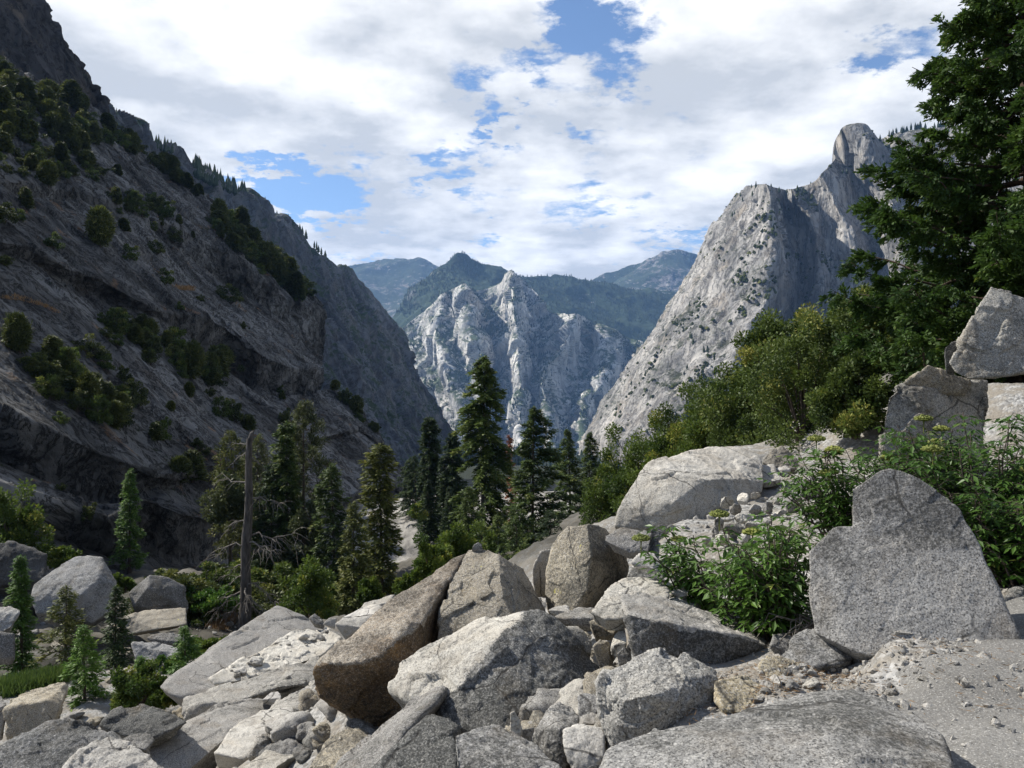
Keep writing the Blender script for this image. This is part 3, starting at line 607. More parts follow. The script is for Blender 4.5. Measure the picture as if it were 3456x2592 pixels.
# ------------------------------------------------------------------ boulders
_ico = {}
def ico(level):
    if level not in _ico:
        bm = bmesh.new(); bmesh.ops.create_icosphere(bm, subdivisions=level, radius=1.0)
        v = np.array([x.co[:] for x in bm.verts]); bm.verts.index_update()
        f = np.array([[y.index for y in x.verts] for x in bm.faces]); bm.free()
        v /= np.linalg.norm(v, axis=1)[:, None]; _ico[level] = (v, f)
    return _ico[level]
def hull_planes(pts):
    bm = bmesh.new()
    for p in pts: bm.verts.new(p)
    r = bmesh.ops.convex_hull(bm, input=bm.verts[:])
    hv = {v for x in r['geom'] if isinstance(x, bmesh.types.BMFace) for v in x.verts}
    fs = [x for x in r['geom'] if isinstance(x, bmesh.types.BMFace)]
    c = np.mean([v.co[:] for v in hv], axis=0)
    pl = []
    for f in fs:
        f.normal_update(); n = np.array(f.normal[:]); a = f.calc_area()
        if a < 1e-9 or np.linalg.norm(n) < .5: continue
        d = float(n @ (np.array(f.verts[0].co[:]) - c))
        if d < 0: n, d = -n, -d
        for q_ in pl:
            if q_[0] @ n > .995 and abs(q_[1] - d) < .03 * (abs(d) + .01): break
        else: pl.append((n, max(d, 1e-4)))
    bm.free(); N_ = np.array([x[0] for x in pl])
    return c, N_, np.maximum((N_ @ (np.asarray(pts) - c).T).max(1), 1e-4)
def vnormals(v, f):
    n = np.cross(v[f[:, 1]] - v[f[:, 0]], v[f[:, 2]] - v[f[:, 0]])
    out = np.zeros_like(v)
    for k in range(3):
        for j in range(3): out[:, j] += np.bincount(f[:, k], n[:, j], len(v))
    return out / (np.linalg.norm(out, axis=1)[:, None] + 1e-12)
def hull_rock(pts, level=5, p=34, rough=.03, chip=.02, seed=0):
    """closed angular rock: softened convex hull of the points, chipped and roughened"""
    pts = np.asarray(pts, float); c, N, D = hull_planes(pts)
    ext = np.ptp(pts, axis=0) / 2 + 1e-6; size = float(np.mean(np.sort(ext)[-2:]))
    s, f = ico(level); d = s * ext; d /= np.linalg.norm(d, axis=1)[:, None]
    k = np.maximum(d @ (N / D[:, None]).T, 0)
    km = k.max(1); r = 1 / (km * np.sum((k / km[:, None]) ** (p * 5.0), axis=1) ** (1 / (p * 5.0)))
    v = d * r[:, None]
    rg = np.random.default_rng(seed)
    n = vnormals(v, f)
    # chips and planes of breakage
    K = 46; sd = v[rg.integers(0, len(v), K)] * rg.uniform(.9, 1.05, (K, 1)); g = rg.normal(0, .32, (K, 3)); h = rg.normal(0, 1, K)
    wv = v + size * .10 * np.stack([perlin(v / size * 2.2 + o + seed) for o in (0, 9.1, 18.7)], 1)
    d2 = ((wv[:, None] - sd[None]) ** 2).sum(-1); a = d2.argmin(1)
    hh = h[a] * chip * size + (g[a] * (v - sd[a])).sum(1) * chip * 3.0
    o = rg.uniform(0, 99, 3)
    hh = hh + rough * size * (fbm(v / size * 1.5 + o, 4, .5) * .9 + .45 * fbm(v / size * 5 + o, 4, .6)) + rough * .4 * size * (fbm(v / size * 13 + o, 3, .65, ridged=True) - .3) + chip * .8 * size * facet(v / size * 3.6 + o + .12 * np.stack([perlin(v / size * 5 + 3.3)] * 3, 1), seed) + chip * .3 * size * facet(v / size * 9 + o, seed + 5)
    v = v + n * hh[:, None]
    return v + c, f
def rock_points(c, pts, d, t=None, back=.72, skirt=.25):
    p3 = []; xs = [x[0] for x in pts]; ys = [x[1] for x in pts]
    cx, cy = (min(xs) + max(xs)) / 2, (min(ys) + max(ys)) / 2; h = max(ys) - min(ys); w = max(xs) - min(xs)
    mx = max((x[2] if len(x) > 2 else 0) for x in pts)
    m_ = d / F / CROP[c][2]
    if t is None: t = .55 * max(w, h) * m_
    for x in pts:
        dd = x[2] if len(x) > 2 else 0.0
        p3.append(PC(c, x[0], x[1], d + dd))
        p3.append(PC(c, cx + (x[0] - cx) * back, cy + (x[1] - cy) * .62 + .16 * h, d + mx * .55 + dd * .45 + t))
        if x[1] > cy + .18 * h:
            p3.append(PC(c, cx + (x[0] - cx) * .9, x[1] + skirt * h, d + dd + .3 * t))
    return p3
_bn = [0]
def boulder(c, label, mt, d, *hulls, t=None, level=6, p=34, rough=.03, chip=.02, skirt=.25, cat='boulder', name='boulder', group=None, back=.72, patches=()):
    V_, F_, n = [], [], 0
    for i, h in enumerate(hulls):
        _bn[0] += 1
        v, f = hull_rock(rock_points(c, h, d, t, back, skirt), level, p, rough, chip, _bn[0])
        V_.append(v); F_.append(f + n); n += len(v)
    v = np.concatenate(V_); base = np.array([*((v.max(0) + v.min(0)) / 2)[:2], v[:, 2].min()])
    f = np.concatenate(F_); mi = np.zeros(len(f), int)
    for k_, (pg, pm) in enumerate(patches):          # recoloured faces: orange stain, lichen flecks, sunlit tops painted paler
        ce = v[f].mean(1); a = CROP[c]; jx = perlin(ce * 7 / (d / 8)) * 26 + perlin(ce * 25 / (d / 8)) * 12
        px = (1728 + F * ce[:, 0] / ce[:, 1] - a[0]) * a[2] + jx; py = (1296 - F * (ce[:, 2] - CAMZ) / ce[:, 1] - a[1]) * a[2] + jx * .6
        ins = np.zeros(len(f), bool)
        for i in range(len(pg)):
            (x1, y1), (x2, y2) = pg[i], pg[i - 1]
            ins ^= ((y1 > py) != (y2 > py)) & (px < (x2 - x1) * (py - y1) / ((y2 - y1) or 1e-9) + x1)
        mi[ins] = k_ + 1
    o = obj(name, mesh_np(name, v - base, f, [G[mt]] + [G[x[1]] for x in patches], mi=mi), base)
    return tag(o, label, cat, group)

# --- centre
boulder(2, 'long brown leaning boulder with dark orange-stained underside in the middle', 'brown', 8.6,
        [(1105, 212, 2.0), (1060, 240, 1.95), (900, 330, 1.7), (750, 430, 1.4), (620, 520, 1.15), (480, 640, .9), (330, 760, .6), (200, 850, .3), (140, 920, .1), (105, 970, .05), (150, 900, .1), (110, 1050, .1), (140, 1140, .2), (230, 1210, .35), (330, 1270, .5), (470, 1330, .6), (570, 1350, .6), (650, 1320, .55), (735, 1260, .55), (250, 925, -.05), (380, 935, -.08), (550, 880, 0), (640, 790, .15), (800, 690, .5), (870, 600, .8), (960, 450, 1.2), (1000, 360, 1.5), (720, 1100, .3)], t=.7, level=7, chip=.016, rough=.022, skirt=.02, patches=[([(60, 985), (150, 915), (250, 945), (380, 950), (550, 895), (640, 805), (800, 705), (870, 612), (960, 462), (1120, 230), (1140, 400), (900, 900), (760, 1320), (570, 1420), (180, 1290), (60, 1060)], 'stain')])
boulder(2, 'tan pyramid shaped boulder right behind the long brown boulder', 'tan', 9.3,
        [(1108, 205, 1.3), (1190, 195, 1.3), (1300, 240, 1.0), (1350, 262, 1.05), (1450, 320, 1.2), (1500, 420, 1.1), (1560, 540, 1.0), (1605, 600, 1.0), (1400, 640, .1), (1230, 690, -.05), (1080, 740, -.05), (915, 810, 0), (918, 740, .05), (925, 620, .15), (960, 520, .4), (1000, 400, .7), (1060, 290, 1.0), (1320, 400, .5), (1335, 520, .25)], level=7, chip=.012, rough=.02)
boulder(2, 'little chip of stone perched on the peak of the tan boulder', 'grey', 10.5, [(1130, 200), (1140, 170), (1170, 150), (1195, 165), (1200, 205)], level=4)
boulder(2, 'big grey boulder with flat sunlit top and black lichen front face', 'dark', 6.2,
        [(618, 1085, .75), (640, 1010, .85), (680, 930, 1.0), (800, 860, 1.15), (910, 805, 1.3), (1000, 750, 1.4), (1200, 662, 1.55), (1350, 640, 1.4), (1440, 630, 1.1), (1500, 590, .95), (1560, 600, .95), (1620, 630, .95), (1700, 700, .9), (1800, 800, .85), (1880, 890, .8), (1980, 980, .75), (1990, 1050, .7), (1960, 1130, .55), (1830, 1180, .3), (1800, 1230, .2), (1560, 1300, .05), (1380, 1370, -.05), (1240, 1370, -.05), (1130, 1365, .0), (1000, 1310, .1), (900, 1260, .2), (1380, 690, .7), (1290, 770, .55), (1240, 850, .5), (1160, 925, .42), (1100, 1010, .35), (1085, 1075, .3), (880, 1130, .5), (790, 1190, .6), (720, 1110, .65), (650, 1095, .7)], t=1.3, level=7, chip=.016, rough=.022, patches=[([(560, 1110), (620, 960), (900, 760), (1200, 600), (1450, 600), (1440, 650), (1380, 690), (1290, 770), (1240, 850), (1160, 925), (1100, 1010), (1085, 1075), (880, 1160), (790, 1260), (700, 1170)], 'pale')])  # top patch: sunlight painted in as paler stone
boulder(2, 'long narrow slab edge slanting down below the big lichen boulder', 'slab', 5.6,
        [(972, 1088, .95), (880, 1098, 1.05), (740, 1262, 1.0), (550, 1362, .9), (400, 1462, .7), (250, 1600, .3), (200, 1680, .2), (480, 1680, -.2), (600, 1500, .05), (700, 1345, .25), (830, 1250, .45), (940, 1140, .75)], t=.5, level=6, skirt=.05)
boulder(2, 'rough black lichen boulder at the bottom below the slab edge', 'dark', 4.9,
        [(850, 1262, .4), (960, 1292, .4), (1040, 1345, .35), (1012, 1400, .2), (1035, 1500, .1), (1030, 1700, -.1), (420, 1700, .0), (500, 1600, .1), (600, 1490, .2), (730, 1365, .35)], level=6, rough=.05)
boulder(2, 'pale blue-grey boulder at the bottom edge beside the black lichen boulder', 'blue', 4.35,
        [(1008, 1392, .2), (1120, 1362, .25), (1150, 1330, .3), (1280, 1313, .35), (1320, 1330, .35), (1400, 1400, .3), (1500, 1440, .25), (1560, 1520, .15), (1640, 1560, .1), (1740, 1640, 0), (1740, 1720, -.1), (1030, 1720, -.1), (1022, 1500, .05)], level=6, rough=.035)
boulder(2, 'small upright white shard of rock standing among the front boulders', 'white', 5.0, [(1378, 1250), (1402, 1238), (1440, 1300), (1458, 1350), (1440, 1400), (1380, 1400)], t=.06, level=5, chip=.03)
boulder(2, 'low pale stone between the white shard and the rounded boulder', 'pale', 5.05, [(1420, 1400), (1450, 1360), (1530, 1340), (1560, 1420), (1500, 1470)], level=5)
boulder(2, 'rounded grey boulder with an ochre left side', 'grey', 4.75,
        [(1515, 1420, .1), (1535, 1360, .1), (1560, 1310, .15), (1640, 1200, .25), (1700, 1183, .3), (1770, 1212, .3), (1822, 1290, .2), (1800, 1335, .1), (1700, 1350, .0), (1735, 1600, -.05), (1660, 1590, -.05), (1560, 1540, .0)], level=6, p=14, rough=.035)
boulder(2, 'grey block wedged between the rounded boulder and the cracked boulder', 'blue', 5.3, [(1808, 1142, .1), (1870, 1123, .15), (1955, 1140, .1), (1955, 1230), (1972, 1310), (1880, 1345), (1822, 1310)], level=5)
boulder(2, 'small white square block in front of the rounded boulder', 'white', 4.5, [(1708, 1352, .2), (1800, 1330, .3), (1900, 1338, .3), (1978, 1340, .2), (1992, 1530, .05), (1890, 1610, 0), (1820, 1625), (1725, 1500, .05)], level=5, chip=.03)
boulder(2, 'dark grey stone at the bottom below the white square block', 'grey', 4.2, [(1880, 1600), (1920, 1575), (2010, 1600), (2000, 1690), (1870, 1690)], level=5)
boulder(3, 'round cracked boulder with deep pits beside the trail', 'blue', 4.55,
        [(38, 1230, .2), (70, 1180, .25), (220, 1112, .35), (290, 1078, .4), (380, 1088, .4), (430, 1130, .35), (550, 1150, .3), (602, 1190, .25), (597, 1280, .15), (575, 1340, .1), (582, 1390, .15), (520, 1470, .05), (350, 1515, -.02), (200, 1540, -.02), (100, 1545, .05), (58, 1480, .1), (33, 1380, .15), (300, 1300, -.12), (150, 1330, -.05)], level=7, p=18, rough=.05, chip=.03)
boulder(3, 'wedge shaped boulder with sloping sunlit top and dark shaded front', 'dark', 6.0,
        [(130, 808, .35), (200, 798, .6), (330, 808, .75), (520, 885, .75), (700, 950, .65), (850, 1036, .35), (885, 1090, .3), (880, 1120, .25), (760, 1150, .1), (650, 1210, 0), (600, 1210, 0), (430, 1150, -.02), (290, 1100, 0), (205, 1125, .05), (158, 1000, .1), (140, 920, .12), (180, 905, .05), (280, 930, 0), (420, 985, .0), (560, 985, .02), (700, 1005, .05), (845, 1055, .15)], level=7, chip=.015, rough=.02, patches=[([(100, 780), (340, 770), (700, 900), (900, 1040), (845, 1060), (700, 1010), (560, 988), (420, 985), (280, 930), (140, 900)], 'pale')])  # patch paints the sunlit top paler than the shaded front
boulder(3, 'pale sloping boulder behind the wedge shaped boulder', 'pale', 7.1,
        [(-10, 890, 0), (60, 790, .3), (150, 735, .6), (270, 724, .7), (350, 750, .5), (382, 790, .3), (370, 840, .1), (140, 930, -.1), (60, 930, -.1)], level=6, rough=.03)
boulder(2, 'tall tan block with a vertical ridge right of the pyramid boulder', 'tan', 10.0,
        [(1740, 48, .5), (1790, 60, .4), (1875, 35, .35), (1990, 60, .7), (2060, 150, .9), (2150, 290, .9), (2130, 380, .7), (2000, 440, .4), (1900, 510, .15), (1850, 570, .05), (1780, 615, 0), (1700, 580, .1), (1590, 490, .35), (1600, 400, .4), (1620, 300, .42), (1640, 180, .5), (1680, 110, .5), (1895, 250, .05), (1870, 450, -.02)], t=1.2, level=7, chip=.012, rough=.02)
boulder(2, 'narrow pale sliver of rock left of the tall tan block', 'pale', 11.2, [(1518, 360), (1535, 280), (1570, 208), (1645, 192), (1640, 300), (1610, 450), (1535, 440)], level=5)
boulder(3, 'flat grey rock lying across the top of the tall tan block', 'grey', 9.6, [(65, 520, .2), (150, 478, .5), (220, 488, .5), (292, 510, .3), (272, 595, .0), (180, 602, 0), (100, 565, .05), (60, 545, .1)], level=6, t=.6)
boulder(3, 'dark square block in the shade below the big pale boulder', 'dark', 9.9, [(270, 590), (285, 490, .1), (340, 462, .2), (440, 480, .2), (450, 560), (420, 610)], level=6)
boulder(3, 'largest pale boulder with yellow lichen on its bright top beside the trail', 'pale', 11.0,
        [(102, 475, .2), (118, 390, .25), (150, 325, .3), (210, 240, .4), (240, 190, .55), (290, 148, .7), (400, 122, 1.3), (500, 103, 1.6), (580, 79, 1.9), (650, 74, 2.0), (700, 77, 2.0), (780, 95, 1.9), (832, 150, 1.6), (842, 250, .9), (835, 305, .75), (760, 345, .4), (700, 385, .25), (660, 430, .1), (600, 480, 0), (550, 495, -.05), (300, 490, -.02), (340, 203, .35), (450, 217, .25), (560, 242, .2), (700, 238, .5), (400, 350, -.12)], t=1.0, level=7, p=34, chip=.014, rough=.018, patches=[([(250, 180), (400, 90), (700, 50), (860, 130), (850, 245), (700, 238), (560, 242), (450, 217), (340, 203)], 'white')])  # white patch puts the sunlight on the top into its colour
boulder(3, 'low white shelf of rock joining the right end of the largest pale boulder', 'white', 12.2, [(820, 175, .5), (890, 168, .6), (925, 245, 0), (840, 262, -.1), (800, 240)], level=5)
boulder(3, 'tan boulder beyond the trail behind the low white shelf', 'tan', 13.6, [(833, 160, .1), (880, 92, .3), (930, 84, .4), (1000, 140, .3), (1010, 190), (900, 190, -.1)], level=6)
boulder(3, 'small white square stone lying on the trail before the tan boulder', 'white', 12.6, [(886, 192, .15), (950, 174, .2), (970, 190, .05), (970, 222), (928, 222), (930, 196)], level=4)
boulder(3, 'dark rounded rock at the trail edge under a yellow umbel', 'fardark', 11.3, [(1018, 318), (1040, 290, .1), (1060, 273, .15), (1110, 270, .15), (1132, 300, .1), (1122, 328), (1060, 330)], level=5, p=16)
boulder(3, 'small grey stone between wedge boulder and leafy shrub', 'grey', 6.0, [(868, 1060), (885, 1005, .1), (945, 995, .15), (1000, 1025, .1), (975, 1085), (910, 1105)], level=5, p=18)
boulder(3, 'rounded two humped boulder at the foot of the standing boulder', 'blue', 5.2,
        [(928, 1120, .15), (980, 1030, .25), (1050, 980, .3), (1130, 970, .3), (1170, 953, .32), (1210, 980, .3), (1290, 1020, .25), (1325, 1070, .2), (1310, 1115, .12), (1200, 1150, 0), (1080, 1165, 0), (990, 1150, .05)], level=6, p=15, rough=.045)
boulder(3, 'small ochre rock in front of the two humped boulder', 'sand', 4.85, [(815, 1160, .1), (850, 1110, .2), (890, 1103, .25), (1020, 1150, .25), (1045, 1175, .2), (960, 1235), (870, 1235)], level=6)
boulder(3, 'ochre rock between the cracked boulder and the bedrock slab', 'sand', 4.5, [(598, 1230, .15), (680, 1208, .25), (780, 1220, .3), (870, 1258, .3), (885, 1300, .2), (830, 1370, .05), (750, 1395), (640, 1370, 0), (588, 1330, .1)], level=6)
pf = lambda y: .62 - (y - 188) / 932 * .64          # leaning front plane of the standing boulder
boulder(3, 'tall triangular standing boulder with stepped left shoulder', 'mottle', 4.95,
        [(x, y, pf(y) + a + (2118 - x) * .00022) for x, y, a in [(1272, 560, .06), (1269, 292, .02), (1330, 256, 0), (1395, 206, 0), (1460, 186, 0), (1530, 204, 0), (1620, 250, 0), (1680, 290, 0), (1740, 330, 0), (1800, 390, 0), (1850, 480, 0), (1900, 570, 0), (1950, 720, .02), (1900, 900, .06), (1400, 900, .06)]],
        [(x, y, pf(y) + a + (2118 - x) * .00022) for x, y, a in [(1058, 595, .03), (1090, 568, .03), (1120, 558, .03), (1150, 508, .03), (1190, 467, .03), (1240, 476, .03), (1330, 490, .01), (1820, 480, .02), (1900, 570, 0), (1950, 720, 0), (1990, 780, 0), (2040, 880, 0), (2080, 1010, 0), (2120, 1085, 0), (2085, 1140, 0), (1450, 1130, -.02), (1290, 1090, 0), (1200, 1010, .06), (1095, 998, .10), (1074, 830, .06), (1060, 700, .04), (1400, 800, -.01)]], t=.45, level=7, p=44, chip=.006, rough=.010, skirt=.08, back=.95, patches=[([(1060, 560), (1180, 440), (1270, 440), (1280, 180), (1560, 160), (1800, 380), (1880, 560), (1650, 600), (1480, 760), (1330, 720), (1300, 860), (1180, 980), (1060, 960)], 'fleck')])
# bedrock slab in front: outline on the ground
slab = []
for x, y in [(60, 1570), (120, 1545), (300, 1530), (450, 1490), (560, 1450), (750, 1420), (900, 1360), (1050, 1300), (1180, 1275), (1300, 1285), (1450, 1340), (1560, 1420), (1700, 1500), (1760, 1640), (1700, 1900), (700, 1900), (60, 1700)]:
    sx, sy = S_(3, x, y); dd = 1.48 * F / (sy - 1296); slab.append(P(sx, sy, dd)); s2 = P(sx, sy, dd); slab.append(s2 * np.array([1, 1, 1]) + np.array([.15 * np.sign(s2[0] - 1.2), .05, -.45]))
slab += [P(*S_(3, x, y), 1.41 * F / (S_(3, x, y)[1] - 1296)) for x, y in [(700, 1560), (1000, 1450), (1200, 1400), (1200, 1600)]]
v, f = hull_rock(slab, 7, 30, .012, .008, 77); b_ = np.array([*v.mean(0)[:2], v[:, 2].min()])
tag(obj('bedrock_slab', mesh_np('bedrock_slab', v - b_, f, [G['blue']]), b_), 'broad flat bedrock slab along the bottom edge beside the trail', 'rock slab')
# --- right
boulder(7, 'dark grey pointed boulder resting high on top of another at the right edge', 'grey', 8.8,
        [(948, 1232, .4), (1010, 1245, .35), (1050, 1272, .3), (1092, 1290, .3), (1250, 1330, .4), (1260, 1560, .1), (1092, 1600, 0), (1000, 1620, 0), (850, 1632, .05), (790, 1600, .1), (768, 1560, .15), (840, 1430, .2), (890, 1330, .3)], level=7, chip=.02, rough=.025, skirt=-.05)
boulder(6, 'large weathered boulder behind the leafy shrub carrying the pointed boulder', 'grey', 9.4,
        [(1430, 1480, .1), (1440, 1400, .15), (1458, 1310, .25), (1480, 1285, .35), (1530, 1240, .6), (1600, 1210, .8), (1725, 1222, .8), (1900, 1240, .8), (1900, 1700, 0), (1500, 1750, -.1), (1420, 1640, 0)], level=7, rough=.03)
boulder(7, 'small rock tucked against the left foot of the pointed boulder', 'dark', 9.3, [(750, 1500), (775, 1475), (805, 1462), (800, 1520), (790, 1585), (755, 1580)], level=5)
boulder(7, 'broken slab with raised tip lying left under the pointed boulder', 'tan', 9.9, [(560, 1655), (620, 1620), (680, 1568, .1), (700, 1580, .1), (760, 1600, .2), (860, 1640, .2), (850, 1690), (600, 1700)], level=6)
boulder(3, 'shaded flat rock on the ground under the right hand shrubs', 'dark', 6.2, [(2000, 830), (2060, 770, .2), (2160, 740, .3), (2300, 760, .3), (2300, 960), (2080, 930)], level=6)
# --- lower left talus
boulder(1, 'huge tilted slab with a pointed top leaning across the lower left talus', 'slab', 17.0,
        [(1028, 1085, .2), (1080, 1020, .8), (1300, 910, 2.2), (1480, 790, 3.6), (1640, 660, 4.8), (1780, 560, 5.6), (1870, 590, 5.6), (1990, 650, 5.4), (2120, 720, 5.0), (2130, 880, 3.0), (2050, 930, 2.6), (1800, 980, 2.0), (1500, 1070, .9), (1330, 1125, .3), (1160, 1165, .0), (1090, 1130, .0)], t=1.0, level=7, p=44, chip=.006, rough=.010, skirt=.1)
boulder(1, 'bright white scar of fresh broken rock across the huge tilted slab', 'white', 16.6,
        [(1345, 1030, .4), (1500, 940, 1.2), (1650, 860, 2.0), (1800, 775, 3.0), (1900, 715, 3.7), (1990, 690, 4.1), (2100, 715, 4.2), (2200, 770, 3.8), (2080, 880, 2.6), (1800, 975, 1.5), (1500, 1052, .5), (1380, 1070, .3)], t=.6, level=7, p=40, chip=.02, rough=.012, skirt=.02)
boulder(1, 'long grey slab with blunt overhanging left end below the huge tilted slab', 'slab', 15.2,
        [(1160, 1195, .3), (1180, 1148, .5), (1340, 1105, 1.0), (1500, 1060, 1.6), (1800, 970, 2.6), (2060, 880, 3.4), (2100, 960, 2.8), (2000, 1070, 1.8), (1780, 1110, 1.0), (1560, 1165, .5), (1290, 1205, .1), (1285, 1265, .1), (1200, 1300, .1), (1168, 1255, .15)], t=1.2, level=7, chip=.014, rough=.015, skirt=.05)
boulder(1, 'thin broken plate of rock propped on the long grey slab', 'grey', 14.2, [(1610, 1150, 0), (1640, 1100, .3), (1780, 1045, .6), (1850, 1018, .7), (1975, 1040, .7), (1960, 1065, .5), (1790, 1085, .2), (1660, 1135, 0)], t=.3, level=6, skirt=.02)
boulder(1, 'small white block beneath the propped plate', 'white', 13.9, [(1690, 1165), (1740, 1120, .2), (1790, 1110, .2), (1810, 1155), (1770, 1190)], level=5)
boulder(1, 'broad mottled slab in the lower left with warm tan patches', 'slab', 12.2,
        [(945, 1470, .2), (1090, 1380, 1.0), (1300, 1250, 2.0), (1520, 1165, 2.6), (1640, 1150, 2.8), (1765, 1190, 2.7), (1725, 1240, 2.3), (1560, 1330, 1.3), (1420, 1440, .6), (1310, 1540, .1), (1200, 1630, -.2), (980, 1600, -.2)], t=.8, level=7, chip=.012, rough=.014)
boulder(1, 'smooth white slab like a ramp between the lower left rocks', 'white', 10.9,
        [(1370, 1510, .0), (1430, 1430, .5), (1500, 1340, 1.1), (1680, 1235, 1.9), (1885, 1218, 2.2), (1900, 1290, 1.8), (1730, 1375, 1.0), (1650, 1440, .5), (1570, 1550, -.05)], t=.6, level=6, chip=.006, rough=.010, p=44)
boulder(1, 'grey slab with a straight crack behind the white ramp slab', 'slab', 13.0,
        [(1745, 1230, .3), (1800, 1160, .8), (1920, 1095, 1.4), (2020, 1050, 1.8), (2160, 1180, 1.5), (2230, 1260, 1.2), (2212, 1310, .4), (2050, 1300, .0), (1900, 1235, .0)], t=.7, level=6, chip=.02)
boulder(1, 'dark pyramid rock standing on the white ramp slab', 'tan', 10.9, [(1710, 1372, .1), (1760, 1325, .2), (1812, 1274, .3), (1860, 1350, .3), (1845, 1385), (1720, 1385)], t=.3, level=5, p=44)
boulder(1, 'layered grey block at the foot of the white ramp slab', 'grey', 10.2, [(1600, 1530, 0), (1650, 1440, .1), (1680, 1378, .3), (1760, 1368, .5), (1930, 1378, .7), (1995, 1400, .7), (1900, 1450, .3), (1750, 1530, .0), (1660, 1545, 0)], level=6, chip=.035)
boulder(1, 'pale angular slab pointing up to a dark end face', 'pale', 9.2, [(1560, 1600, .1), (1700, 1500, .5), (1850, 1425, 1.0), (2005, 1380, 1.3), (2065, 1440, 1.2), (2000, 1490, .8), (1820, 1570, .2), (1700, 1660, -.1)], t=.5, level=6, p=44)
boulder(2, 'pale boulder with yellow lichen spots under the long brown boulder', 'tan', 7.6, [(60, 1660, 0), (130, 1540, .3), (180, 1450, .5), (330, 1330, .9), (420, 1360, .9), (480, 1400, .8), (400, 1470, .4), (250, 1600, .0), (180, 1690, -.1)], level=6)
boulder(2, 'grey shadowed boulder directly beneath the overhang of the long brown boulder', 'grey', 8.4, [(310, 1330, .2), (370, 1290, .3), (480, 1340, .5), (600, 1370, .5), (570, 1430), (380, 1430, 0)], level=5)
boulder(2, 'brown angular stone left of the boulder with yellow lichen spots', 'tan', 9.6, [(100, 1360, 0), (150, 1310, .3), (200, 1315, .3), (255, 1400, .2), (180, 1430)], level=5)
boulder(2, 'pale block against the left side of the long brown boulder', 'pale', 10.4, [(-20, 1350, .0), (10, 1260, .3), (90, 1230, .5), (160, 1290, .4), (120, 1350, .1)], level=5)
boulder(1, 'large dark rounded boulder in the bottom corner', 'dark', 9.0,
        [(-120, 1560, .1), (20, 1450, .3), (90, 1405, .35), (190, 1388, .35), (225, 1335, .5), (320, 1288, .6), (420, 1280, .6), (550, 1310, .55), (660, 1352, .5), (780, 1412, .4), (890, 1480, .2), (700, 1700, -.2), (-120, 1700, -.1)], level=7, p=16, rough=.035)
boulder(1, 'light grey flat topped boulder at the bottom in front of the dark rounded boulder', 'pale', 8.0,
        [(380, 1640, .1), (500, 1520, .3), (600, 1458, .5), (700, 1418, .7), (790, 1448, .7), (900, 1480, .6), (990, 1540, .4), (1060, 1640, .1), (1050, 1760, -.1), (380, 1760, -.1)], level=7, p=20, rough=.045, chip=.03)
boulder(1, 'dark mottled boulder in front of the olive bush', 'dark', 12.2,
        [(655, 1325, .1), (740, 1240, .4), (850, 1198, .6), (930, 1192, .7), (1060, 1240, .7), (1150, 1270, .6), (1205, 1310, .4), (1100, 1370, .1), (980, 1410, 0), (800, 1400, .0), (700, 1360, .05)], level=6, p=18, rough=.04)
boulder(1, 'small grey boulder between the dark rounded and dark mottled boulders', 'grey', 10.3, [(780, 1420, .1), (880, 1378, .3), (970, 1388, .3), (992, 1430, .2), (940, 1490), (850, 1470)], level=5)
boulder(1, 'flat topped pale boulder behind the dark rounded boulder by the sapling', 'tan', 13.6,
        [(25, 1230, .1), (60, 1160, .5), (200, 1108, 1.0), (330, 1068, 1.4), (435, 1058, 1.4), (430, 1120, 1.0), (400, 1185, .5), (370, 1255, .2), (330, 1340, 0), (230, 1350, 0), (150, 1400, -.05), (40, 1385, 0), (120, 1200, .1), (300, 1170, .15)], level=6, p=20, rough=.035)
boulder(1, 'pale stone at the frame edge left of the flat topped pale boulder', 'pale', 14.0, [(-80, 1240), (-60, 1150, .3), (10, 1140, .4), (45, 1200, .2), (20, 1370), (-60, 1370)], level=5)
boulder(1, 'big tilted block with a bright planar top in the gully', 'far', 41.0,
        [(195, 500, 0), (218, 425, .8), (340, 330, 1.8), (510, 236, 2.6), (655, 250, 2.6), (662, 310, 2.0), (625, 360, 1.4), (600, 420, .9), (500, 500, .3), (345, 600, -.2), (230, 610, -.3), (745, 430, 1.6), (705, 600, 1.0), (600, 670, .6), (370, 650, .2)], t=2.0, level=6, p=50, chip=.012, rough=.012, skirt=.1)
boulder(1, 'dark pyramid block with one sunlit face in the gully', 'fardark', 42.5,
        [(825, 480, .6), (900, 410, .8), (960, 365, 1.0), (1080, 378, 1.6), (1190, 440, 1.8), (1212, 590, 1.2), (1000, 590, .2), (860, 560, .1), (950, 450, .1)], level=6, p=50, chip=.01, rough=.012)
boulder(1, 'flat rectangular block with an orange stained side in the gully', 'tan', 39.0,
        [(798, 635, .4), (930, 590, 1.2), (1200, 573, 1.6), (1192, 685, .3), (1000, 715, -.1), (850, 742, -.1), (800, 700, .1)], level=6, p=50, chip=.01, rough=.012, skirt=.05)
boulder(1, 'rounded grey boulder at the left frame edge beside the sapling', 'far', 30.0, [(-150, 600, .3), (0, 565, .6), (80, 570, .6), (132, 595, .4), (70, 700, 0), (0, 730, -.1), (-150, 730, 0)], level=6, p=18)
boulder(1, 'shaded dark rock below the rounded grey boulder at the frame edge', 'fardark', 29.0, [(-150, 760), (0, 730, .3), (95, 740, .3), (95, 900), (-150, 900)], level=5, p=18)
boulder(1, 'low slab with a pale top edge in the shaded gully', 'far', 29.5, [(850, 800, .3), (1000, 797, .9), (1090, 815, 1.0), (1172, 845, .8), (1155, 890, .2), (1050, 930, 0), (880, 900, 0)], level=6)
boulder(1, 'dark low rock behind the low slab in the gully', 'fardark', 32.0, [(940, 770), (1000, 735, .4), (1190, 740, .5), (1190, 800), (1000, 810)], level=5)
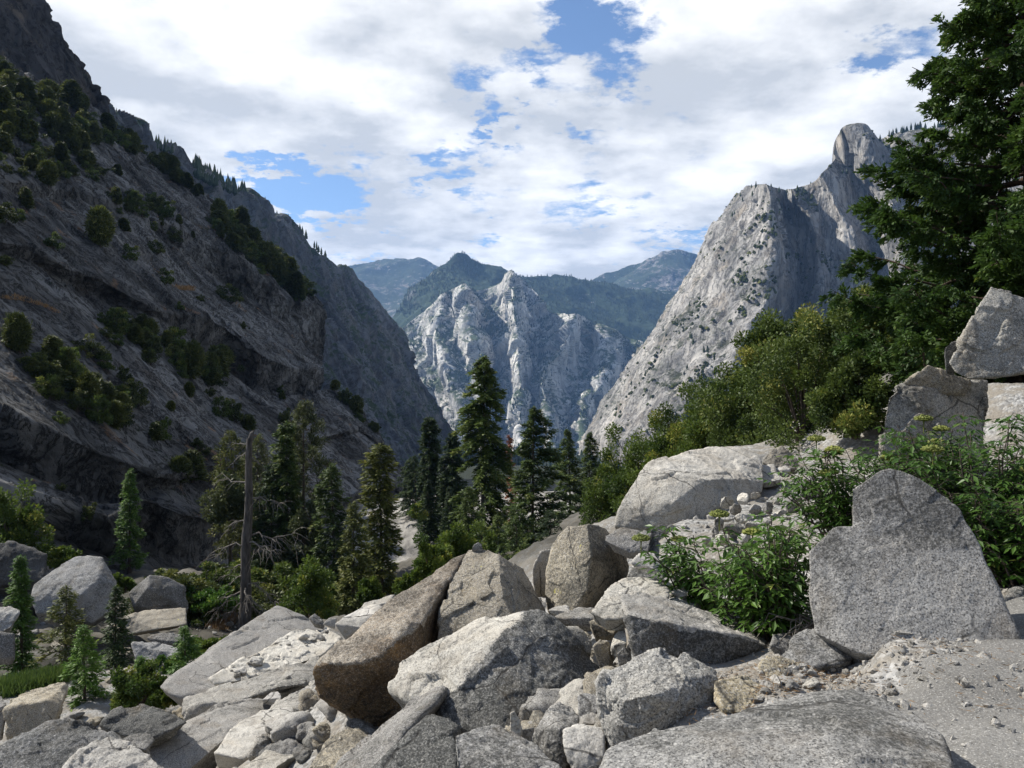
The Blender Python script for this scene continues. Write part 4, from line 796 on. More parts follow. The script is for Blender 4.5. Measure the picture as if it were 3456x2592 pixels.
boulder(1, 'dark shadowed boulder below the hillside cliff at the frame edge', 'shade', 46.0, [(-150, 380), (-100, 170, .8), (60, 148, 1.0), (200, 180, 1.0), (310, 230, .6), (300, 400), (0, 430)], level=6, p=16)
for (pts, lab, mt, d_) in [
    ([(170, 680), (210, 640, .1), (260, 640, .1), (250, 700)], 'grey stone at the top edge of the left slabs by the firs', 'pale', 20.0),
    ([(245, 680), (300, 640, .3), (440, 630, .5), (500, 620, .5), (420, 700), (330, 760)], 'pale slab with a dark split side by the firs', 'pale', 17.5),
    ([(300, 640), (410, 580, .5), (520, 550, .6), (570, 575, .5), (520, 610), (440, 625)], 'thin pale slab above the split slab by the firs', 'white', 19.5),
    ([(410, 575), (440, 545, .3), (520, 525, .4), (580, 510, .4), (640, 490, .4), (600, 540), (560, 580)], 'white stone at the base of the bare trunked fir', 'pale', 21.5),
    ([(80, 640), (120, 610, .2), (170, 650, .2), (180, 690), (120, 680)], 'small grey stone on the crest of the huge tilted slab', 'grey', 20.8)]:
    boulder(2, lab, mt, d_, pts, level=5)
for (pts, lab, mt, d_) in [
    ([(1620, 590), (1680, 560, .2), (1750, 560, .2), (1760, 600), (1700, 640)], 'pale stone in the gap right of the pyramid boulder', 'pale', 9.0),
    ([(1640, 640), (1720, 610, .3), (1820, 570, .4), (1950, 590, .4), (1990, 640), (1900, 690), (1720, 680)], 'grey rock in the shadow below the tall tan block', 'grey', 8.3),
    ([(1880, 660), (1950, 640, .2), (2070, 690, .3), (2050, 750), (1930, 760)], 'dark flat rock in the hollow behind the lichen boulder', 'tan', 7.6),
    ([(1680, 700), (1800, 690, .3), (1850, 720, .3), (1900, 790, .2), (1900, 880), (1800, 800)], 'grey shoulder of rock right behind the lichen boulder', 'grey', 7.4),
    ([(2020, 830), (2050, 740, .2), (2110, 690, .3), (2130, 800), (2100, 860)], 'pale boulder at the left end of the wedge boulder', 'pale', 6.9),
    ([(1905, 820), (1950, 780, .2), (2010, 790, .2), (2050, 900, .2), (2010, 970), (1960, 930)], 'upright tan stone in the hollow by the wedge boulder', 'tan', 6.9),
    ([(2060, 870), (2110, 820, .1), (2160, 870, .1), (2170, 930), (2080, 950)], 'dark stone under the left end of the wedge boulder', 'grey', 6.4)]:
    boulder(2, lab, mt, d_, pts, level=5)
for (pts, lab, mt, d_) in [
    ([(185, 650), (220, 610, .2), (300, 603, .3), (330, 640, .2), (370, 700, .1), (290, 690), (200, 668)], 'bright white stone below the flat rock by the shrub', 'white', 8.6),
    ([(168, 720), (190, 675, .1), (260, 668, .2), (330, 700, .2), (360, 740), (250, 740), (180, 738)], 'round grey stone under the bright white stone', 'grey', 8.2),
    ([(384, 800), (400, 775, .1), (460, 760, .2), (470, 800), (440, 830)], 'white cube shaped stone by the lower end of the shrub', 'white', 7.5),
    ([(360, 840), (400, 820, .2), (500, 830, .3), (560, 880, .3), (520, 900), (420, 860)], 'pale flat stone behind the top of the wedge boulder', 'pale', 7.3),
    ([(460, 760), (500, 690, .3), (560, 670, .4), (600, 760, .3), (560, 830), (480, 810)], 'pale upright rock behind the leafy shrub by the wedge boulder', 'pale', 8.4)]:
    boulder(3, lab, mt, d_, pts, level=5)
# rubble heap beside the largest pale boulder
rub = [(660, 365, 75, 40, 10.3), (740, 350, 60, 34, 10.6), (700, 400, 75, 30, 10.0), (660, 440, 80, 26, 9.7), (620, 475, 60, 40, 9.4), (740, 440, 90, 28, 9.7), (690, 500, 110, 40, 9.2), (600, 510, 45, 30, 9.1), (800, 400, 70, 30, 10.2), (800, 330, 55, 24, 11.2), (860, 390, 70, 34, 10.2), (780, 480, 70, 30, 9.4), (640, 545, 90, 34, 8.9), (740, 545, 80, 34, 8.9), (980, 400, 80, 40, 9.9), (1060, 420, 70, 40, 9.6), (930, 430, 70, 34, 9.7), (900, 350, 50, 18, 10.9), (1000, 345, 70, 18, 10.8), (560, 560, 60, 34, 8.7)]
rg = np.random.default_rng(5); rr_ = random.Random(5)
for i, (x, y, w_, h_, d_) in enumerate(rub):
    pts = [(x + w_ / 2 * math.cos(a) * rr_.uniform(.75, 1.1), y - h_ * .4 + h_ * .8 * math.sin(a) * rr_.uniform(.7, 1.1), rr_.uniform(0, .2)) for a in np.linspace(0, 6.28, 8)[:-1]]
    boulder(3, 'pale broken rock in the rubble heap right of the largest pale boulder', ['pale', 'white', 'grey', 'pale'][i % 4], d_, pts, level=5, chip=.035, group='broken rocks in the rubble heap by the largest boulder', cat='rock', name='rock')

# small stones: a dozen shapes, then copies
shapes = []
for i in range(12):
    pts = rg.normal(0, 1, (13, 3)); pts /= np.linalg.norm(pts, axis=1)[:, None]; pts *= np.array([.5, .4, .30]) * rg.uniform(.85, 1.15, 3)
    v, f = hull_rock(pts, 4, 30, .05, .05, 300 + i)
    shapes.append([mesh_np('stone', v, f, [G[k]]) for k in ('grey', 'pale', 'white', 'tan')])
def stones(region, c, n, smin, smax, label, group, kinds=(0, 1, 2, 3), seed=0, lift=.12, nm='stone'):
    """loose stones lying on the ground within a picture-traced patch of ground"""
    r_ = random.Random(seed); k = 0; tries = 0
    xs = [p[0] for p in region]; ys = [p[1] for p in region]
    while k < n and tries < n * 30:
        tries += 1
        x, y = r_.uniform(min(xs), max(xs)), r_.uniform(min(ys), max(ys))
        ins = False
        for i in range(len(region)):
            (x1, y1), (x2, y2) = region[i], region[i - 1]
            if (y1 > y) != (y2 > y) and x < (x2 - x1) * (y - y1) / (y2 - y1) + x1: ins = not ins
        if not ins: continue
        h = ground_hit(*S_(c, x, y))
        if h is None: continue
        s = smin * (smax / smin) ** (r_.random() ** 1.8)
        o = obj(nm, r_.choice(shapes)[r_.choice(kinds)], (h[0], h[1], float(surf_z([h[0]], [h[1]])[0]) + s * lift))
        o.rotation_euler = (r_.uniform(-.4, .4), r_.uniform(-.4, .4), r_.uniform(0, 6.28)); o.scale = (s, s, s * r_.uniform(.7, 1.2))
        tag(o, label, nm, group); k += 1
stones([(990, 1175), (1030, 1140), (1220, 1120), (1300, 1110), (1330, 1180), (1150, 1260), (1000, 1290), (880, 1330), (760, 1400), (900, 1250)], 3, 60, .04, .16, 'small pale stone between the two humped boulder and the bedrock slab', 'small stones above the bedrock slab', (0, 1, 2, 2), 1)
stones([(1330, 1080), (2100, 1100), (2000, 1180), (1560, 1330), (1350, 1280), (1300, 1180)], 3, 45, .02, .09, 'little grey stone lying on the dusty trail below the standing boulder', 'little stones along the trail', (0, 1), 2)
stones([(1500, 1330), (2110, 1150), (2110, 1640), (1700, 1640)], 3, 12, .02, .06, 'loose pebble on the bare dust of the trail', 'loose pebbles on the trail', (0, 1), 3)
stones([(870, 230), (1010, 200), (1190, 310), (1190, 420), (900, 380), (820, 320)], 3, 35, .06, .3, 'pale stone beside the far part of the trail', 'stones beside the far trail', (1, 2), 4)
stones([(1560, 560), (1650, 600), (1900, 780), (2050, 960), (1990, 1000), (1700, 640)], 2, 26, .08, .35, 'loose rock in the gaps behind the big lichen boulder', 'loose rocks in the gaps of the central talus', (0, 1, 3), 5)
stones([(1190, 560), (1500, 590), (1530, 700), (1400, 780), (1210, 760), (1230, 640)], 1, 60, .12, .8, 'pale broken rock on the gully floor by the snag', 'broken rocks on the gully floor', (0, 1, 2), 7)
stones([(900, 1380), (1250, 1220), (1160, 1590), (960, 1600)], 1, 20, .1, .5, 'loose rock in the lower left talus', 'loose rocks in the lower left talus', (0, 1, 2), 8)
stones([(1740, 1600), (1980, 1350), (2040, 1600)], 2, 14, .05, .2, 'small stone filling the gaps under the cracked boulder', 'small stones under the cracked boulder', (0, 1, 2), 9)
stones([(0, 1400), (300, 1150), (700, 1120), (1000, 1250), (1600, 1150), (2200, 1000), (2200, 1590), (0, 1590)], 1, 70, .35, 1.3, 'rock of the lower left talus jammed between larger boulders', 'rocks jammed between the lower left boulders', (0, 1, 3), 18, lift=.05, nm='rock')
stones([(1000, 1600), (1700, 1250), (2000, 900), (1650, 560), (1520, 560), (1500, 640), (2100, 1000), (2150, 1300), (1980, 1600)], 2, 60, .2, .7, 'rock of the central talus jammed between larger boulders', 'rocks jammed between the central boulders', (0, 1, 3), 19, lift=.05, nm='rock')
stones([(0, 560), (820, 420), (1200, 560), (1500, 600), (1100, 1000), (700, 1100), (0, 1050)], 1, 45, .3, 1.6, 'shadowed rock on the floor of the left gully', 'rocks on the left gully floor', (0, 0, 3), 20, lift=.05, nm='rock')
# debris lying on the white scar of the huge slab
bpy.context.view_layer.update()
scar = [o for o in C.objects if o.name.startswith('boulder') and o.get('label', '').startswith('bright white scar')][0]
sv = np.empty(len(scar.data.vertices) * 3, np.float32); scar.data.vertices.foreach_get('co', sv)
sb = BVHTree.FromPolygons([tuple(x) for x in sv.reshape(-1, 3) + np.array(scar.location)], [tuple(p.vertices) for p in scar.data.polygons])
r_ = random.Random(3)
for i in range(27):
    t_ = r_.random(); x, y = 1480 + 620 * t_ + r_.gauss(0, 25), 1010 - 260 * t_ + r_.gauss(0, 40)
    dr = Vector(PC(1, x, y, 1.0) - np.array([0, 0, CAMZ])); h = sb.ray_cast(Vector((0, 0, CAMZ)), dr)
    if h[0] is None: continue
    s = .08 * 6 ** (r_.random() ** 2)
    o = obj('stone', r_.choice(shapes)[r_.choice((0, 1, 2))], h[0] + Vector((0, 0, s * .12))); o.rotation_euler = (r_.uniform(-.4, .4), r_.uniform(-.4, .4), r_.uniform(0, 6.28)); o.scale = (s, s, s * r_.uniform(.6, 1.1))
    tag(o, 'broken stone scattered on the white scar of the huge slab', 'stone', 'debris on the white scar of the huge slab')
# gravel: uncountable grit over trail edges and talus gaps
gv, gf, gn = [], [], 0
bv, bf = ico(1)
g_r = np.random.default_rng(11)
NG = 9000
gxx = np.concatenate([g_r.uniform(.2, 4.5, 5500), g_r.uniform(-6, 6, 3500)]); gyy = np.concatenate([3.0 + 2.6 * g_r.random(5500) ** 1.2, g_r.uniform(4, 16, 3500)])
gs = np.concatenate([.006 * 5 ** (g_r.random(5500) ** 3), .012 * 6 ** (g_r.random(3500) ** 2)])
gzz = surf_z(gxx, gyy)
on_trail = (gxx > 2.2) & (gyy < 4.6)
keep = ~on_trail | (g_r.random(NG) < .22)
gxx, gyy, gzz, gs, on_trail = (a[keep] for a in (gxx, gyy, gzz, gs, on_trail))
gzz = gzz + np.where(on_trail, .035, 0)
jit = 1 + g_r.normal(0, .22, (len(gxx), len(bv), 1)); st_ = g_r.uniform(.6, 1.3, (len(gxx), 1, 3))
gvv = np.stack([gxx, gyy, gzz + gs * .2], 1)[:, None] + bv[None] * jit * st_ * gs[:, None, None]
gff = (bf[None] + (np.arange(len(gxx)) * len(bv))[:, None, None]).reshape(-1, 3)
tag(obj('gravel', mesh_np('gravel', gvv.reshape(-1, 3), gff, [G['pale']], smooth=False)), 'grey granite gravel strewn between the boulders and on the trail', 'gravel', kind='stuff')

# ------------------------------------------------------------------ vegetation
def unit(a): return a / (np.linalg.norm(a, axis=-1, keepdims=True) + 1e-9)
def blades(base, dirv, length, width, roll, tint, shape='leaf'):
    """one folded leaf / needle spray per row -> verts, quads, tints"""
    n = len(base); d = unit(dirv)
    ref = np.where(np.abs(d[:, 2:3]) > .95, np.array([[1., 0, 0]]), np.array([[0, 0, 1.]]))
    s = unit(np.cross(d, ref)); u = np.cross(s, d)
    s2 = s * np.cos(roll)[:, None] + u * np.sin(roll)[:, None]; u2 = np.cross(s2, d)
    L_ = np.asarray(length)[:, None]; W = np.asarray(width)[:, None]
    if shape == 'fold':       # lance leaf, two faces folded along the midrib
        v = np.stack([base, base + d * L_ * .45 + s2 * W * .5 + u2 * W * .18, base + d * L_, base + d * L_ * .45 - s2 * W * .5 + u2 * W * .18, base + d * L_ * .5], 1)
        f = np.array([[0, 1, 2, 4], [0, 4, 2, 3]])
    elif shape == 'spray':
        v = np.stack([base - s2 * W * .25, base + d * L_ * .55 - s2 * W * .5, base + d * L_, base + d * L_ * .5 + s2 * W * .5], 1)
        f = np.array([[0, 1, 2, 3]])
    else:
        v = np.stack([base, base + d * L_ * .5 - s2 * W * .5, base + d * L_, base + d * L_ * .5 + s2 * W * .5], 1)
        f = np.array([[0, 1, 2, 3]])
    k = v.shape[1]
    ff = (f[None] + (np.arange(n) * k)[:, None, None]).reshape(-1, f.shape[1])
    return v.reshape(-1, 3), ff, np.repeat(tint, k)
def foliage_mesh(name, parts, m):
    v = np.concatenate([p[0] for p in parts]); off = np.cumsum([0] + [len(p[0]) for p in parts[:-1]])
    f = np.concatenate([p[1] + o for p, o in zip(parts, off)]); t = np.concatenate([p[2] for p in parts])
    return mesh_np(name, v, f, [m], smooth=False, attr={'tint': np.clip(t, 0, 1)})
def tree_root(name, loc, label, cat, group=None):
    o = bpy.data.objects.new(name, None); C.objects.link(o); o.location = loc; o.empty_display_size = .3
    return tag(o, label, cat, group)

def fir_parts(H, Rm, seed, bare=.06, dens=1.0, power=.85, droop=.30, leaf=1.0, gaps=0.0, mt='fir', bark=None, tufts=False, top=1.0, dead=0):
    g = np.random.default_rng(seed)
    nb = int(H * 10.5 * dens) + 16
    u = (np.arange(nb) + g.random(nb)) / nb; u = u ** .92; t = bare + (1 - bare) * u * .995
    az = np.arange(nb) * 2.399 + g.normal(0, .5, nb)
    env = np.clip(1 - u, 0, 1) ** power * (1 if not tufts else 1.0)
    if tufts: env = np.sin(np.clip(1.02 - u, 0, 1) * 2.6) ** .8
    Lb = Rm * env * (.38 + .8 * g.random(nb) ** .8) * (1 + .25 * np.sin(az * 1 + seed)) + .03 * H * .3
    if gaps > 0:
        gz_ = perlin(np.stack([t * 9, np.cos(az) * .8, np.full(nb, seed * 1.7)], 1)); Lb = np.where(gz_ < -.55 + gaps, Lb * .28, Lb)
    z0 = H * t
    ns = max(5, int(Rm / .24)); sfr = (np.arange(ns) + 1) / ns
    o = np.stack([np.cos(az), np.sin(az), 0 * az], 1)
    ss = sfr[None] ** .9
    rise = .16 if not tufts else .35
    pos = o[:, None] * (Lb[:, None] * ss)[..., None]
    pos[..., 2] = z0[:, None] + Lb[:, None] * (rise * ss - droop * (1 + (1 - u[:, None]) * .8) * ss ** 2 + .12 * ss ** 4)
    # slender stem sway
    sway = np.array([g.normal(0, .012 * H), g.normal(0, .012 * H)])
    nq = 14 if not tufts else 14
    base = np.repeat(pos.reshape(-1, 1, 3), nq, 1)
    keep = (g.random(base.shape[:2]) < np.repeat(np.clip(.35 + 1.0 * sfr, 0, 1)[None], nb, 0).reshape(-1, 1))
    ob = np.repeat(np.repeat(o[:, None], ns, 1).reshape(-1, 1, 3), nq, 1)
    if tufts:
        d = unit(g.normal(0, 1, base.shape) + ob * .6 + np.array([0, 0, .5])); keep &= np.repeat((sfr > .45)[None], nb, 0).reshape(-1, 1)
    else:
        a_ = g.uniform(-1.15, 1.15, base.shape[:2]); ca, sa = np.cos(a_)[..., None], np.sin(a_)[..., None]
        side = np.stack([-ob[..., 1], ob[..., 0], 0 * ob[..., 0]], -1)
        d = ob * ca + side * sa; d[..., 2] = g.normal(-.22, .28, base.shape[:2])
    ln = (.13 + .019 * H) * leaf * g.uniform(.7, 1.3, base.shape[:2]) * np.clip(.45 + Lb / Rm, .5, 1.1).repeat(ns).reshape(-1, 1)
    base = base + g.normal(0, .04 * leaf + .006 * H * .6, base.shape)
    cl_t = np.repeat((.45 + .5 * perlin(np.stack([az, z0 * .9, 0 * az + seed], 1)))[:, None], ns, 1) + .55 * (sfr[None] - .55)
    tint = np.repeat(cl_t.reshape(-1, 1), nq, 1) + g.normal(0, .13, base.shape[:2])
    K = keep.ravel(); base, d = base.reshape(-1, 3)[K], d.reshape(-1, 3)[K]; ln = ln.ravel()[K]; tint = tint.ravel()[K]
    wd_ = ln * (.30 if not tufts else .20)
    P1 = blades(base, d, ln, wd_, g.normal(0, .55, len(base)), tint, 'spray')
    # leader
    nl = 40; lz = H * (1 - .07 * g.random(nl)); la = g.uniform(0, 6.28, nl)
    P2 = blades(np.stack([0 * lz, 0 * lz, lz], 1), np.stack([np.cos(la), np.sin(la), g.uniform(.3, 1.6, nl)], 1), np.full(nl, .022 * H * leaf), np.full(nl, .006 * H), g.normal(0, .6, nl), np.full(nl, .6))
    for p_ in (P1, P2):
        zf = (p_[0][:, 2] / H); p_[0][:, 0] += sway[0] * zf ** 2; p_[0][:, 1] += sway[1] * zf ** 2
    crown = foliage_mesh('crown', [P1, P2], L[mt])
    zt = np.linspace(-.06 * H, H * .97, 14); zf = np.clip(zt / H, 0, 1)
    tb = MB(); r0 = .0125 * H + .02
    tb.add(*tube(np.stack([sway[0] * zf ** 2, sway[1] * zf ** 2, zt], 1), r0 * (1 - zf * .95) * np.where(zf < .02, 1.35, 1), 8))
    for i in range(0, nb, 2 if H > 8 else 4):
        pb = pos[i]; tb.add(*tube(np.concatenate([[[0, 0, z0[i]]], pb[::2]]) + np.array([sway[0], sway[1], 0]) * (t[i] ** 2), np.linspace(.010 + .0012 * H, .004, len(pb[::2]) + 1), 3))
    for i in range(dead):
        a = g.uniform(0, 6.28); zb = H * g.uniform(.02, max(bare, .1)); l_ = Rm * g.uniform(.4, .9); q_ = np.linspace(0, 1, 5)
        tb.add(*tube(np.stack([np.cos(a) * l_ * q_, np.sin(a) * l_ * q_, zb - l_ * .35 * q_ ** 2], 1), np.linspace(.025, .006, 5), 3))
    return tb.mesh('trunk', [bark or BARK]), crown
def put_tree(name, parts, loc, label, cat, group=None, rz=0.0, names=('trunk', 'crown')):
    r = tree_root(name, loc, label, cat, group); r.rotation_euler.z = rz
    for n_, me in zip(names, parts): obj(n_, me, parent=r)
    return r
def fir_at(c, top, base, d, wpx, label, seed, name='fir_tree', cat='fir tree', **kw):
    """top/base pixels in a crop fix height, base point and crown width at distance d"""
    b = PC(c, *base, d); t_ = PC(c, *top, d); H = float(t_[2] - b[2]); Rm = wpx / CROP[c][2] / F * d / 2 * 1.42
    gzz_ = float(ground_z(b[0], b[1])[0])
    if gzz_ < b[2]: H += b[2] - gzz_ ; b[2] = gzz_
    return put_tree(name, fir_parts(H, Rm, seed, **kw), b, label, cat)
fir_at(0, (1046, 770), (1043, 1165), 75, 100, 'tallest dark fir with bare gaps along its trunk in the valley middle', 3, power=.45, gaps=.30, droop=.45, bare=.04, dens=1.0)
fir_at(0, (1163, 880), (1150, 1230), 65, 128, 'broad fir with a thin dead top right beside the tallest fir', 8, power=.62, gaps=.18, droop=.2, dens=.9)
fir_at(0, (1237, 928), (1232, 1150), 76, 80, 'slender fir standing right of the broad fir', 12, power=.8)
fir_at(0, (1274, 935), (1272, 1160), 84, 78, 'fir at the right end of the valley conifers by the dead brown fir', 15, power=.75, gaps=.1)
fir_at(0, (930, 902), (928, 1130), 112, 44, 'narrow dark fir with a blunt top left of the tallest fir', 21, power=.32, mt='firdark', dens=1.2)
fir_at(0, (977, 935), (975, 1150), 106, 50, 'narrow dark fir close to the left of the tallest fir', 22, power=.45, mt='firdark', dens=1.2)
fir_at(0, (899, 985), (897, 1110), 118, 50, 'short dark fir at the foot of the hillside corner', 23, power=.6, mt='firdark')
fir_at(10, (1217, 392), (1147, 1400), 55, 170, 'fir with a bare lower trunk before the pale slab', 31, power=.28, bare=.20, gaps=.12, mt='firgold', dens=1.05, dead=5)
fir_at(10, (668, 112), (632, 1000), 70, 210, 'rounded pine towering over the firs left of the pale slab', 33, name='pine_tree', cat='pine tree', tufts=True, bare=.30, mt='pine', dens=.75, dead=8)
fir_at(10, (585, 245), (528, 1440), 66, 140, 'tall dark fir directly left of the rounded pine', 36, power=.35, gaps=.1, bare=.1, mt='fir')
fir_at(10, (840, 520), (835, 1320), 62, 190, 'dark green fir right of the rounded pine', 37, power=.42, mt='fir', dens=1.1)
fir_at(10, (975, 770), (960, 1470), 47, 230, 'small golden green fir with feathery boughs', 39, power=.7, mt='firgold', dens=1.3, droop=.35)
fir_at(10, (430, 520), (420, 1360), 66, 190, 'dark fir in the shade right of the snag', 41, power=.5, mt='firdark', gaps=.1)
fir_at(10, (345, 330), (330, 1340), 70, 120, 'thin pine behind the snag', 43, name='pine_tree', cat='pine tree', tufts=True, bare=.2, mt='pine', dens=.7)
fir_at(10, (200, 310), (150, 1200), 72, 190, 'broad yellowish pine just left of the snag', 44, name='pine_tree', cat='pine tree', tufts=True, bare=.12, mt='firgold', dens=.9)
fir_at(5, (1725, 905), (1715, 1130), 88, 60, 'dead brown fir between the last firs and the oak thicket', 47, mt='red', power=.6, dens=.9)
fir_at(5, (1150, 680), (1155, 1150), 90, 40, 'bare grey dead fir spire behind the broad fir', 48, mt='red', power=.4, dens=.25, gaps=.35)
fir_at(5, (880, 1000), (885, 1420), 58, 150, 'bushy young fir at the left foot of the tallest fir', 51, power=.6, dens=1.2)
fir_at(5, (1180, 1130), (1190, 1500), 50, 250, 'low dark spreading fir in front of the broad fir', 52, power=.5, dens=1.3)
fir_at(5, (1050, 1180), (1060, 1450), 52, 160, 'young fir between the tallest fir and the tan boulder', 53, power=.6, dens=1.2)
fir_at(5, (1390, 1150), (1400, 1480), 52, 200, 'dark young fir behind the tall tan block', 54, power=.55, dens=1.2, mt='firdark')
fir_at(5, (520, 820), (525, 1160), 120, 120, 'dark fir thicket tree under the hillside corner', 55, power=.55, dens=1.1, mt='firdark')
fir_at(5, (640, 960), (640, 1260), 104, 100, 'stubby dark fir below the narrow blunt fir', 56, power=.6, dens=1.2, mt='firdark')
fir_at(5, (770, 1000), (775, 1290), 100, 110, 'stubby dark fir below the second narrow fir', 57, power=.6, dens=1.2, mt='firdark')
# saplings, lower left
sap = dict(name='fir_sapling', cat='fir sapling', mt='sap', leaf=.8)
fir_at(1, (140, 238), (138, 600), 34, 150, 'bright green fir sapling left of the big tilted block', 61, power=.7, dens=2.2, **sap)
fir_at(1, (432, 440), (420, 980), 25, 240, 'fir sapling in front of the dark side of the big tilted block', 62, power=.6, dens=2.0, gaps=.12, droop=.35, **{**sap, 'mt': 'firgold'})
fir_at(1, (562, 690), (545, 1290), 21, 260, 'tallest bright fir sapling behind the dark rounded boulder', 63, power=.85, dens=2.6, droop=.3, **sap)
fir_at(1, (742, 440), (742, 880), 33, 170, 'dark shaded fir sapling between the gully blocks', 64, power=.7, dens=2.0, **{**sap, 'mt': 'firdark'})
fir_at(1, (1230, 695), (1190, 990), 23, 170, 'small fir sapling above the left end of the huge slab', 65, power=.8, dens=2.2, **sap)
fir_at(4, (725, 1135), (725, 1400), 62, 110, 'dark small fir growing against the cliff foot', 66, power=.7, dens=1.4, mt='sap')
fir_at(1, (905, 890), (905, 1010), 20, 60, 'tiny fir tip rising from the olive bush', 67, power=.8, dens=2.4, **sap)

# standing dead snag
sb_ = PC(1, 1565, 750, 48); H = float(PC(10, 275, 350, 48)[2] - sb_[2]); g = np.random.default_rng(9)
sb_[2] = min(sb_[2], float(ground_z(sb_[0], sb_[1])[0]) + .1)
snag = tree_root('dead_tree', sb_, 'tall dead snag with a broken top standing at the gully edge', 'dead tree')
zt = np.linspace(-.5, H, 26); r_s = .40 * (1 - .55 * np.clip(zt / H, 0, 1) ** .8) * np.where(zt < .5, 1.25, 1) * (1 + .04 * g.normal(size=26))
obj('trunk', (lambda b: (b.add(*tube(np.stack([.45 * (zt / H) + .06 * np.sin(zt), .1 * np.sin(zt * .5), zt], 1), r_s, 12)), b.add(*tube(np.array([[.42, 0, H - .1], [.5, 0, H + .3], [.72, .02, H + .55]]), [.2, .12, .02], 5)), b)[-1])(MB()).mesh('trunk', [SNAGB]), parent=snag)
def dead_limb(z, az, l_, droop, twigs, seed):
    b = MB(); gg_ = np.random.default_rng(seed); q_ = np.linspace(0, 1, 7); o_ = np.array([math.cos(az), math.sin(az)])
    p = np.stack([o_[0] * l_ * q_, o_[1] * l_ * q_, z + l_ * (.15 * q_ - droop * q_ ** 2)], 1); p[:, 0] += .45 * z / H
    p[1:] += gg_.normal(0, .05 * l_, (6, 3)); b.add(*tube(p, np.linspace(.06, .015, 7), 5))
    for i in range(twigs):
        k = gg_.integers(2, 7); d = unit(np.array([o_[0] + gg_.normal(0, .8), o_[1] + gg_.normal(0, .8), gg_.normal(-.5, .6)])); tl = l_ * gg_.uniform(.25, .6)
        pp_ = p[k] + d[None] * tl * np.linspace(0, 1, 5)[:, None]; pp_[:, 2] -= tl * .4 * np.linspace(0, 1, 5) ** 2; pp_[1:] += gg_.normal(0, .04 * tl, (4, 3))
        b.add(*tube(pp_, np.linspace(.020, .006, 5), 4))
    return obj('branch', b.mesh('branch', [DEADW]), parent=snag)
for i, (fz, az, l_, dr, tw) in enumerate([(.97, 3.2, 1.1, .1, 4), (.93, 3.5, .9, .9, 4), (.90, .2, .6, .9, 3), (.78, 3.0, 2.3, .05, 6), (.70, -.3, 1.9, .3, 14), (.58, 3.4, 1.3, .6, 8), (.50, .1, 3.0, .25, 26), (.46, 3.3, 2.0, .5, 14), (.47, -.6, 2.4, .3, 20), (.36, 3.1, 1.2, .8, 8), (.30, 3.3, 1.0, .9, 8), (.26, 0.0, 1.7, .8, 20), (.22, 3.2, 1.8, .9, 22), (.20, -.4, 1.6, .9, 20), (.15, 3.0, 1.7, 1.0, 22), (.14, .3, 1.2, 1.0, 14), (.24, -1.2, 1.5, .8, 16)]):
    dead_limb(H * fz, az, l_, dr, tw, 900 + i)

def bush_mesh(rx, rz, seed, ncl, nlf, leaf, mt, cr=.30, up=.35, stem=True, flat=0.0, aspect=.55):
    """shrub of leafy clumps with gaps between them -> (stems, foliage)"""
    g = np.random.default_rng(seed)
    d = unit(g.normal(0, 1, (ncl, 3))); d[:, 2] = np.abs(d[:, 2]) * 1.1 - .15; d = unit(d)
    rr = g.uniform(.45, 1.0, ncl) ** .7
    cc = d * rr[:, None] * np.array([rx, rx, rz]) * (1 + .26 * g.normal(size=(ncl, 1))) + np.array([0, 0, rz * .35])
    cc[:, 2] = np.maximum(cc[:, 2], rz * .08)
    lo = g.random(ncl) < .28; cc[lo, 2] = rz * g.uniform(.0, .32, lo.sum()); cc[lo, :2] *= 1.1
    cs_ = g.uniform(.7, 1.3, ncl) * cr
    off = unit(g.normal(0, 1, (ncl, nlf, 3))) * (g.random((ncl, nlf, 1)) ** .45)
    off[..., 2] *= .75
    base = cc[:, None] + off * cs_[:, None, None] * np.array([rx, rx, rz])
    dv = off * 1.0 + unit(g.normal(0, 1, off.shape)) * .8 + np.array([0, 0, up])
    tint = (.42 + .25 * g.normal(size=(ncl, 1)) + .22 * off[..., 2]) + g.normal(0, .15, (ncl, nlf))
    n = ncl * nlf; ln = leaf * g.uniform(.6, 1.3, n)
    fol = foliage_mesh('foliage', [blades(base.reshape(-1, 3), dv.reshape(-1, 3), ln, ln * aspect, g.uniform(0, 3.14, n), tint.ravel())], L[mt])
    b = MB()
    for i in range(0, ncl, 2):
        q_ = np.linspace(0, 1, 5)[:, None]; e = cc[i]; st = np.array([e[0] * .08, e[1] * .08, -.15 * rz])
        p = st * (1 - q_) + e * q_; p[:, 2] += rz * .12 * np.sin(q_[:, 0] * 3.14); b.add(*tube(p, np.linspace(.028 * rx + .006, .006, 5), 4))
    return b.mesh('stem', [BARK]), fol
def bush_at(c, cx, base_y, w_, h_, d, label, seed, ncl=40, nlf=260, leaf=.09, mt='oak', name='oak_shrub', cat='shrub', group=None, cr=.27, aspect=.55):
    b = PC(c, cx, base_y, d); rx = w_ / CROP[c][2] / F * d / 2; rz = h_ / CROP[c][2] / F * d / 1.42
    return put_tree(name, bush_mesh(rx, rz, seed, ncl, nlf, leaf, mt, cr, aspect=aspect), b, label, cat, group, names=('stem', 'foliage'))
